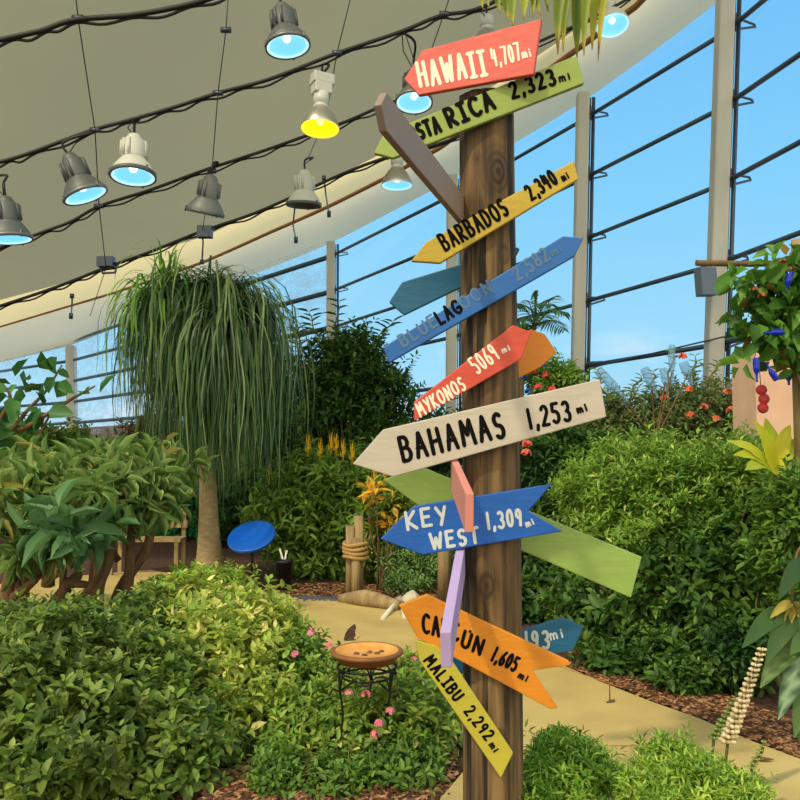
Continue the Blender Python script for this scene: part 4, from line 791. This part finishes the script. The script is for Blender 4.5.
# --- vine on the trellis, broad-leaved plants at right
r = thing('garden_trellis', 'wooden trellis post with a bare cross pole at the right edge', 'trellis', (atY(799,450,5.4)[0], 5.4, 0))
m = MB(); a = atY(799,345,5.4); m.tube([np.array([a[0],5.4,0]), a, atY(799,240,5.4)], .05, 10); m.build('upright', M['cutwood'], r)
m = MB(); m.tube([atY(696,263,5.35), atY(750,264,5.35), atY(820,262,5.35)], .021, 8); m.build('cross_pole', M['brownstem'], r)
r = thing('climbing_vine', 'vine with large lobed leaves draped over the trellis at the right edge', 'vine', (atY(790,450,5.2)[0], 5.25, 0))
VG = [(74,122,44),(98,150,52),(54,92,38),(120,166,64)]
fm, P = foliage([B(792,275,5.2,30,22,.2),B(785,305,5.15,26,26,.2),B(758,290,5.1,14,16,.12),B(768,335,5.15,26,16,.15),B(752,358,5.1,12,12,.08),B(800,340,5.2,20,30,.2),B(747,318,5.1,10,8,.08),B(738,278,5.1,10,6,.06)], 78, 5, .15, .66, VG, inner=.45, upw=-.25, droop=2.2, accents=(.04,(160,130,60)))
build_leafmesh('foliage', [fm], r)
m = MB()
for k in range(3): m.tube(cat([np.array([a[0]-.02*k,5.3,0]), np.array([a[0]+.07,5.3,1.2]), atY(800-6*k,350,5.3), atY(770-14*k,290+8*k,5.25)], 6), .010, 5)
m.build('stem', M['brownstem'], r)
flower_heads(r, [atY(*q) for q in ((754,290,5.0),(762,296,5.0),(783,262,5.0),(790,270,5.0))], .03, [(190,120,80),(150,110,60)], 'seed_cluster')
r = thing('broadleaf_plant', 'plant with big pointed yellow-green leaves right of the airy shrub', 'plant', gnd(772,790)*.0+np.array([atY(775,440,5.45)[0],5.45,0]))
def bigleaf(pts, wid, col, root, name='leaf', vein=None, S=10, cup=.25):
    Pp = cat(pts, 5); k = len(Pp); V = []; F = []; Cc = []
    for i, p in enumerate(Pp):
        t = i/(k-1); w = wid*(math.sin(PI*min(1,t**.7*.97+.03))**.8)/2+.002; tg = nrm(Pp[min(i+1,k-1)]-Pp[max(i-1,0)]); s = np.cross(tg, nrm(np.cross(tg,[.2,-1,.3]))); s = nrm(np.cross(tg, [0.1,-.75,.65])); n_ = np.cross(s, tg)
        for j in (-1,-.5,0,.5,1):
            V.append(p+s*w*j+n_*w*cup*abs(j)+n_*.004*math.sin(i*2.2)*abs(j)); c_ = np.array(srgb(*col)); 
            if vein is not None and (j == 0 or (i % 2 == 0 and abs(j) < .9)): c_ = np.array(srgb(*vein))
            Cc.append(c_)
    for i in range(k-1):
        for j in range(4): F.append((5*i+j, 5*i+j+1, 5*i+j+6, 5*i+j+5))
    return build_leafmesh(name, [(np.array(V), [np.array(F)], np.array(Cc))], root)
b0 = atY(776,474,5.45)
m = MB(); m.tube([np.array([b0[0],5.45,0]), b0], .02, 8); m.build('stem', M['stem'], r)
for (x,y,dy,w_,c_) in ((752,420,-.1,.11,(214,214,50)),(765,418,.05,.10,(196,206,48)),(727,441,-.2,.09,(206,206,60)),(733,455,-.25,.09,(190,196,50)),(790,425,0,.09,(226,216,60)),(800,440,0,.09,(190,200,50)),(745,470,-.3,.1,(176,190,56))):
    e_ = atY(x,y,5.45+dy); bigleaf([b0, b0*.5+e_*.5+np.array([0,0,.05]), e_], w_*1.15, c_, r)
shrub('shrub','green leafy shrub under the vine at the right edge, before the trellis post','shrub',[B(800,520,4.95,30,46,.25),B(800,580,4.9,26,36,.25),B(775,555,5.1,24,40,.2)],620,5,.085,.5,MG+DG[2:3]+LG[:1],nst=8)
# elephant-ear like plants at the lower right edge
r = thing('broadleaf_plant', 'plant with broad dark leaves with silver veins over the mulch at the right edge', 'plant', (atY(800,700,4.3)[0], 4.3, 0))
b0 = np.array([atY(803,700,4.3)[0], 4.3, .1])
for (x0,y0,x,y,w_,c_,vn) in ((808,560,778,600,.09,(60,88,44),None),(815,585,800,640,.09,(74,104,50),None),(806,600,765,664,.12,(70,100,50),None),(800,640,760,688,.12,(84,112,60),(120,146,90)),(812,640,778,720,.13,(62,94,62),(150,176,140)),(815,660,794,738,.12,(92,120,58),None),(806,690,800,745,.13,(74,104,46),None),(790,610,742,648,.10,(70,104,54),None),(830,620,790,655,.14,(88,120,60),None)):
    a_ = atY(x0,y0,4.35); e_ = atY(x,y,4.15); m = MB(); m.tube(cat([b0, (b0+a_)/2+np.array([.03,0,.06]), a_], 5), .007, 6); m.build('leaf_stalk', M['stem'], r)
    bigleaf([a_, a_*.5+e_*.5+np.array([0,0,.035]), e_], w_, c_, r, vein=vn)
r = thing('hanging_heliconia', 'drooping pale green and orange flower bracts hanging at the right edge', 'flower', (atY(802,600,4.4)[0], 4.4, 0))
m = MB(); m.tube(cat([np.array([atY(806,600,4.4)[0],4.4,0]), atY(815,560,4.4), atY(800,548,4.35), atY(793,575,4.3), atY(792,604,4.3)], 6), .007, 6); m.build('stem', M['brownstem'], r)
for (x0,y0,x,y) in ((792,603,770,618),(792,606,784,634),(793,608,796,640),(794,602,806,626)):
    a_, e_ = atY(x0,y0,4.3), atY(x,y,4.25); bigleaf([a_, (a_+e_)/2+[0,0,.01], e_], .045, (196,176,86), r, 'bract', cup=.8)
# flower spikes
def spike(px0_, py0_, px1, py1, Y, rr, label, n, cols):
    a_, e_ = atY(px0_,py0_,Y), atY(px1,py1,Y); g_ = np.array([a_[0]-.02, Y, 0]); rr *= 1.15; r = thing('flower_spike_plant', label, 'flower', g_)
    m = MB(); m.tube(cat([g_, a_, (a_+e_)/2+[.01,0,0], e_], 5), .006, 6); m.build('stem', M['stem'], r)
    m = MB()
    for i in range(n):
        t = i/(n-1); c = a_*(1-t)+e_*t; R_ = rr*(1-.45*t)
        for k in range(7):
            a = k*2*PI/7+i*.45; d = np.array([math.cos(a), math.sin(a), .25]); q = c+d*R_*.6
            m.lathe([(.001,-R_*.3),(R_*.28,-R_*.1),(R_*.22,R_*.25),(.001,R_*.42)], q, d, 6, srgb(*rnd.choice(cols)))
    m.build('blossom_whorls', LEAF, r, smooth=True); return r
spike(728,742,762,650,3.5,.033,'tall cream white whorled flower spike above the path', 19, [(232,216,180),(214,196,150),(240,230,200)])
spike(714,738,735,700,3.55,.024,'shorter greenish flower spike left of the tall cream one', 10, [(170,186,110),(150,170,90)])
spike(752,768,764,742,3.4,.018,'smallest flower bud spike right of the tall cream one', 7, [(186,190,110),(160,176,90)])
m = MB(); g_ = gnd(610,708); m.tube([g_+[0,0,.03], g_+[.0,.0,.15]], .004, 5); m.tube([g_+[-.02,0,.03], g_+[.03,.01,.045]], .009, 5); tag(m.build('dry_twig', M['brownstem']), 'tiny dark twig standing up on the bare path', 'twig')
m = MB(); g_ = gnd(764,768)+[0,0,.035]
bigl = [g_+[-.04,0,0], g_+[0,-.02,.012], g_+[.05,.0,.004], g_+[0,.02,.008]]; m.prism(bigl, (0,0,.004)); tag(m.build('fallen_leaf', M['brownstem']), 'fallen dry leaf lying on the path by the right edge', 'leaf')

# mulch chips
def chips(n, fn, label):
    m = MB()
    for i in range(n):
        p = fn(); a = rnd.uniform(0,PI); l_ = rnd.uniform(.012,.035); w_ = rnd.uniform(.005,.012); d = np.array([math.cos(a),math.sin(a),rnd.uniform(-.3,.3)]); s = np.array([-math.sin(a),math.cos(a),rnd.uniform(-.3,.3)])
        c = np.array([p[0],p[1],.008+rnd.random()*.016]); col = srgb(*rnd.choice([(150,104,70),(110,72,46),(84,54,36),(176,130,92),(66,44,30)]))
        m.add([c-d*l_-s*w_, c+d*l_-s*w_, c+d*l_+s*w_, c-d*l_+s*w_, c+np.array([0,0,.006])], [(0,1,4),(1,2,4),(2,3,4),(3,0,4)], col)
    o = m.build('mulch_chips', LEAFN); tag(o, label, 'mulch', kind='stuff')
LEAFN = leaf_material('chip', .9, 0.0)
chips(7000, lambda: gnd(rnd.uniform(200,455), rnd.uniform(725,840)), 'loose brown wood chips on the soil left of the signpost foot')
chips(5000, lambda: (lambda t, u: gnd(570+230*t, 672+90*t-u*34-2))(rnd.random(), rnd.random()), 'loose brown wood chips along the right edge of the path')
chips(2500, lambda: gnd(rnd.uniform(270,440), rnd.uniform(585,603)), 'dark wood chips beyond the path near the bundled posts')

# ------------------------------------------------------------ garden objects
# terracotta bird bath on an iron stand
Yb = 4.05; c = atY(367,651,Yb); R = 35*Yb/800; gz = 0
r = thing('bath_stand', 'black wrought iron stand with scrolled legs under the terracotta bowl', 'stand', (c[0], c[1], 0))
zt = c[2]-.075
m = MB(); ring = [np.array([c[0]+R*.82*math.cos(a), c[1]+R*.82*math.sin(a), zt]) for a in np.linspace(0,2*PI,33)]; m.tube(ring, .006, 6); 
ring = [np.array([c[0]+R*.7*math.cos(a), c[1]+R*.7*math.sin(a), zt-.045]) for a in np.linspace(0,2*PI,33)]; m.tube(ring, .005, 6)
for k in range(3):
    a = -.45+k*2.094; d = np.array([math.cos(a), math.sin(a), 0]); b_ = np.array([c[0],c[1],0])
    for s in np.linspace(-.7,.7,5): pass
m.build('ring', M['iron'], r)
for k in range(3):
    a = -.62+k*2.094; d = np.array([math.cos(a), math.sin(a), 0]); s = np.array([-d[1], d[0], 0]); b_ = np.array([c[0],c[1],0])
    m = MB(); m.tube(cat([b_+d*R*.82+[0,0,zt], b_+d*R*.80+[0,0,zt-.1], b_+d*R*.72+[0,0,zt*.5], b_+d*R*.9+[0,0,.05], b_+d*R*1.05+[0,0,.0]], 6), .006, 6); m.build('leg', M['iron'], r)
    m = MB()
    for sg in (-1,1): m.tube(cat([b_+d*R*.80+[0,0,zt-.10], b_+d*R*.78+s*sg*.03+[0,0,zt-.03], b_+d*R*.66+s*sg*.08+[0,0,zt-.02], b_+d*R*.5+s*sg*.12+[0,0,zt-.055], b_+d*R*.36+s*sg*.13+[0,0,zt-.03]], 5), .0045, 6)
    m.tube(cat([b_+d*R*.35+[0,0,zt-.06], b_+d*R*.8+[0,0,zt-.10], b_+d*R*1.0+[0,0,zt-.09], b_+d*R*1.12+[0,0,zt-.12]], 5), .0045, 6)
    m.build('scroll', M['iron'], r)
terra = material('terracotta', srgb(150,94,50), .6, noise=(8, srgb(128,78,42), (1,1,1), .2)); terra2 = material('glazed_orange', srgb(236,172,92), .5, noise=(14, srgb(220,146,66), (1,1,1), .2))
r = thing('bird_bath', 'round shallow terracotta bowl with orange inside on the iron stand', 'bird bath', (c[0], c[1], zt+.006))
m = MB(); m.lathe([(.001,-.050),(R*.80,-.048),(R*.90,-.020),(R*.94,-.016),(R*1.0,-.012),(R*1.02,.002),(R*.96,.007),(R*.88,.006)], c, (0,0,1), 48); m.build('bowl', terra, r)
m = MB(); m.lathe([(R*.885,.0065),(R*.82,.004),(R*.78,-.004),(R*.72,-.010),(.001,-.012)], c, (0,0,1), 48); m.build('inside', terra2, r)
for i, (x, y) in enumerate(((-.05,-.02),(.01,.01),(.05,-.01),(-.01,-.04),(.07,.03))):
    m = MB(); q = c+np.array([x,y,-.007]); m.lathe([(.001,-.006),(.014,-.004),(.015,0),(.008,.004),(.001,.005)], q, (rnd.uniform(-.4,.4),rnd.uniform(-.4,.4),1), 8); tag(m.build('fruit_piece', M['brownstem'], None, smooth=True), 'small dark fruit piece lying in the terracotta bowl', 'fruit', 'fruit pieces in the terracotta bowl')
# butterfly on the rim
q = c+np.array([-R*.52, R*.78, .008]); r = thing('butterfly', 'dark brown butterfly with closed upright wings at the back rim of the bowl', 'butterfly', q)
bw = material('butterfly_wing', srgb(84,62,50), .8, noise=(60, srgb(52,38,32), (1,1,1), .15)); m = MB(); m.tube([q+[-.03,0,.012], q+[0,0,.016], q+[.03,0,.014]], [.003,.006,.003], 8); m.build('body', bw, r)
for sg in (-1,1):
    m = MB(); o_ = [(-.034,.008),(-.028,.035),(-.012,.062),(.012,.082),(.026,.088),(.030,.07),(.024,.045),(.028,.028),(.016,.012)]
    P_ = [q+np.array([x, sg*(.002+z*.05), z+.006]) for x, z in o_]; m.prism(P_, (0,sg*.0008,0)); m.build('wing', bw, r)
m = MB(); m.tube([q+[.03,0,.016], q+[.05,.004,.035]], .0008, 4); m.tube([q+[.03,0,.016], q+[.052,-.004,.033]], .0008, 4); m.build('antenna_pair', bw, r)
# bundled posts with rope
g_ = gnd(355,603); Y = g_[1]; r = thing('post_bundle', 'bundle of short round wooden posts lashed with rope beside the path', 'posts', (g_[0], Y, 0))
for (x, top, w_, dy) in ((358.5,516,9.5,.0),(350,526,8.5,-.03),(356,538,9,-.12)):
    b_ = atY(x,603,Y+dy); b_[2] = 0; t_ = atY(x,top,Y+dy); m = MB(); m.tube([b_, (b_+t_)/2, t_], w_/2*Y/800, 12); m.build('post', M['cutwood'], r)
m = MB()
for k in range(4):
    z = atY(355,556-k*4.2,Y)[2]; m.tube([np.array([g_[0]+.005+.118*math.cos(a), Y-.03+.135*math.sin(a), z+.01*math.sin(a*2+k)]) for a in np.linspace(0,2*PI,25)], .02, 6)
m.build('rope', material('rope', srgb(196,160,98), .9, noise=(60, srgb(150,116,66), (1,1,1), .2)), r)
# single stake left of signpost
m = MB(); b_ = atY(444,602,8.2); b_[2] = 0; m.tube([b_, atY(444,560,8.2), atY(444,520,8.2)], .065, 12); tag(m.build('wooden_stake', M['cutwood']), 'lone wooden stake just left of the signpost below the bright blue board', 'stake')
# driftwood
g_ = gnd(345,606); e_ = gnd(400,613); m = MB(); m.tube(cat([g_+[-.05,.1,.05], (g_*.6+e_*.4)+[0,0,.10], e_+[0,0,.06]], 6), list(np.linspace(.05,.08,6))+list(np.linspace(.085,.055,7)), 10); tag(m.build('driftwood_log', M['cutwood']), 'weathered driftwood log lying at the far edge of the path', 'log')
m = MB(); a_, b_ = gnd(382,623)+[0,0,.03], gnd(400,608)+[0,0,.10]; m.tube([a_,b_], .022, 8); m.tube([b_, gnd(405,622)+[0,0,.03]], .018, 8); tag(m.build('white_pipe_piece', material('white_plastic', srgb(226,220,206), .5)), 'white stick-like pipe pieces leaning at the right end of the driftwood', 'pipe')
g_ = gnd(411,608); m = MB(); V, F = [], []
m.lathe([(.001,0),(.10,.02),(.12,.07),(.07,.13),(.02,.17),(.001,.175)], g_, (0.1,0,1), 9); tag(m.build('pale_rock', material('pale_rock', srgb(216,206,186), .9, noise=(20, srgb(176,166,146), (1,1,1), .2)), smooth=False), 'pale pointed rock behind the orange board tip', 'rock')
# dark gravel bits
m = MB()
for i in range(500):
    p = gnd(rnd.uniform(285,345), rnd.uniform(599,604)); q_ = rnd.uniform(.015,.035); m.lathe([(.001,-q_*.3),(q_,0),(q_*.6,q_*.6),(.001,q_*.7)], p+[0,0,.01], (rnd.uniform(-.5,.5),rnd.uniform(-.5,.5),1), 6)
tag(m.build('dark_gravel', material('gravel', srgb(78,82,92), .7), smooth=False), 'dark blue-grey gravel strip along the far path edge', 'gravel', kind='stuff')
# blue dish
blue = material('blue_plastic', srgb(20,98,208), .32, noise=(3, srgb(14,84,190), (1,1,1), .2)); p = atY(251.5,537,9.0)
r = thing('blue_dish', 'shiny blue tilted dish on a short stake right of the ponytail palm trunk', 'dish', (p[0], 9.0, 0)); ax = nrm((-.12,-.50,.80)); Rb = 24*9/800
m = MB(); m.lathe([(.001,-.03),(Rb*.6,-.045),(Rb*.93,-.03),(Rb,.0),(Rb*.98,.025),(Rb*.92,.02),(Rb*.6,.0),(.001,-.008)], p, ax, 40); m.build('dish', blue, r)
m = MB(); m.tube([np.array([p[0],9.05,0]), p-ax*.04], .015, 8); m.build('stake', M['iron'], r)
# small black pot with plant tags
g_ = np.array([atY(284,575,8.9)[0], 8.9, 0]); z0 = .19
r = thing('plant_pot', 'small black nursery pot with white plant tags right of the blue dish', 'pot', g_)
m = MB(); m.lathe([(.001,0),(.075,0),(.088,z0+.12),(.094,z0+.12),(.094,z0+.15),(.085,z0+.15),(.08,z0+.11),(.001,z0+.11)], g_, (0,0,1), 24); m.build('pot', M['black'], r)
for k, (x, l_) in enumerate(((-.03,.12),(.02,.10))):
    m = MB(); q = g_+np.array([x,-.02,z0+.16+l_/2]); rot = np.array(Matrix.Rotation(-.3+.5*k, 3, 'Y')); m.box(q, (.02,.003,l_), rot); m.build('plant_tag', material('tag_white', srgb(236,236,230), .5), r)
# wooden bench slat glimpse behind woody shrub
g_ = gnd(118,590); r = thing('garden_bench', 'low wooden bench partly hidden behind the woody shrub', 'bench', (g_[0], g_[1]+1, 0)); Y = g_[1]+1
for z in (.45,): m = MB(); m.box((g_[0],Y,z), (.9,.3,.04)); m.build('seat', M['cutwood'], r)
for z in (.62,.78): m = MB(); m.box((g_[0],Y+.17,z), (.9,.025,.09)); m.build('back_slat', M['cutwood'], r)
for sx_ in (-.4,.4):
    m = MB(); m.box((g_[0]+sx_,Y-.12,.22), (.05,.05,.43)); m.build('leg', M['cutwood'], r); m = MB(); m.box((g_[0]+sx_,Y+.20,.42), (.05,.03,.84)); m.build('leg', M['cutwood'], r)
# grey box on post
p = atY(706,282,10.35); m = MB(); rot = np.array((Matrix.Rotation(.25,3,'Z') @ Matrix.Rotation(-.06,3,'Y'))); m.box(p, (.24,.16,.37), rot); r = thing('wall_speaker', 'grey box-shaped speaker mounted on the broad steel post', 'speaker', p); m.build('case', material('speaker_grey', srgb(104,116,136), .5), r, bevel=.012)
m = MB(); m.tube([p+[0,.1,.1], p+[.03,.34,.16]], .02, 6); m.build('bracket', M['steel'], r)
# pink stucco block
m = MB(); a_ = atY(757,346,7.0); m.box((a_[0]+.75,7.3,a_[2]/2), (1.5,.5,a_[2])); struct(m.build('wall_stucco', M['stucco']))
# hanging pots, balls, bottles
gp = material('green_pot', srgb(70,116,72), .5); dp = material('dark_green_pot', srgb(60,72,46), .6)
def pot(px, py, Y, rr, hh, mat, label):
    p = atY(px,py,Y); r = thing('hanging_pot', label, 'pot', p); m = MB(); m.lathe([(.001,-hh/2),(rr*.75,-hh/2),(rr,hh*.4),(rr*1.08,hh*.4),(rr*1.08,hh/2),(rr*.95,hh/2),(rr*.9,hh*.3),(.001,hh*.3)], p, (0,0,1), 24); m.build('pot', mat, r)
    for a in (0,2.1,4.2):
        m = MB(); m.tube([p+[rr*math.cos(a),rr*math.sin(a),hh/2], p+[0,0,hh/2+.35]], .003, 4); m.build('hanger_wire', M['steel'], r)
pot(761,367,5.6,.052,.06,gp,'small green hanging pot above the red balls'); pot(786,358,5.6,.10,.13,dp,'larger dark green hanging pot under the vine')
red = material('red_ball', srgb(226,66,74), .5, bump=(50,.5,(1,1,1)))
p = atY(763,397,5.5); r = thing('ball_ornament', 'three red textured balls strung one below another at right', 'ornament', p)
m = MB(); m.tube([p+[-.02,0,-.1], p+[-.01,0,0], p+[0,.05,.28]], .003, 5); m.build('string', M['steel'], r)
for (x,y) in ((761.5,390),(764,399),(763,408)):
    q = atY(x,y,5.5); m = MB(); m.lathe([(.037*math.sin(t),-.037*math.cos(t)) for t in np.linspace(.01,PI-.01,14)], q, (0,0,1), 20); m.build('ball', red, r)
def bglass(name, col, alpha):
    m = bpy.data.materials.new(name); m.use_nodes = True; nt = m.node_tree; b = nt.nodes['Principled BSDF']; b.inputs['Base Color'].default_value = (*col,1); b.inputs['Roughness'].default_value = .06
    t = nt.nodes.new('ShaderNodeBsdfTransparent'); t.inputs[0].default_value = tuple(min(1,c_*.6+.4) for c_ in col)+(1,); ms = nt.nodes.new('ShaderNodeMixShader'); ms.inputs[0].default_value = alpha
    nt.links.new(t.outputs[0], ms.inputs[1]); nt.links.new(b.outputs[0], ms.inputs[2]); nt.links.new(ms.outputs[0], nt.nodes['Material Output'].inputs[0]); return m
bgc = bglass('clear_bottle_glass', srgb(176,204,220), .25); bgb = bglass('cobalt_bottle_glass', srgb(24,48,190), .8)
def bottle(px0_, py0_, px1, py1, Y, R_, mat, label, group=None):
    """neck at 0, bottom at 1"""
    a_, e_ = atY(px0_,py0_,Y), atY(px1,py1,Y); L_ = np.linalg.norm(e_-a_); ax = nrm(e_-a_); m = MB()
    m.lathe([(R_*.36,0),(R_*.42,.02*L_),(R_*.36,.05*L_),(R_*.36,.3*L_),(R_*.9,.46*L_),(R_,.55*L_),(R_,.95*L_),(R_*.85,L_),(.001,.985*L_)], a_, ax, 18)
    return tag(m.build('glass_bottle', mat), label, 'bottle', group)
bottle(628,402,598,370,8,.05,bgc,'clear bottle leaning left, nearest the end of the pale board')
bottle(658,398,644,368,8,.045,bgc,'clear bottle leaning left above the middle of the flowering shrub')
bottle(668,395,663,368,8.2,.04,bgc,'short clear bottle between the leaning one and the upright one')
bottle(672,385,672,345,8.2,.035,bgc,'tall narrow clear bottle standing upright before the window')
bottle(692,385,683,362,8.2,.05,bgc,'clear bottle right of the upright narrow one')
bt = thing('bottle_tree', 'bare branching rod holding clear bottles, among the flowering shrub at right', 'bottle tree', (atY(655,440,8.1)[0],8.1,0))
m = MB(); tb = np.array([atY(655,440,8.1)[0],8.1,0]); m.tube([tb, atY(655,440,8.1)], .03, 8); m.build('trunk', M['brownstem'], bt)
for (x,y,Y) in ((622,395,8),(652,386,8),(665,382,8.2),(672,372,8.2),(688,374,8.2)):
    m = MB(); m.tube(cat([atY(655,440,8.1), atY((655+x)/2,(430+y)/2+6,8.1), atY(x,y,Y)], 4), .008, 6); m.build('branch', M['brownstem'], bt)
bottle(786,292,790,272,4.95,.022,bgb,'cobalt blue bottle high among the vine leaves')
bottle(764,333,783,332,4.95,.022,bgb,'cobalt blue bottle lying level below the vine leaves')
bottle(757,382,756,358,4.95,.020,bgb,'cobalt blue bottle hanging left of the green pot')
bottle(766,364,777,380,4.95,.020,bgb,'cobalt blue bottle slanting right of the green pot')
bottle(789,385,788,372,5.4,.022,bgb,'dark blue bottle nearest the trellis post')
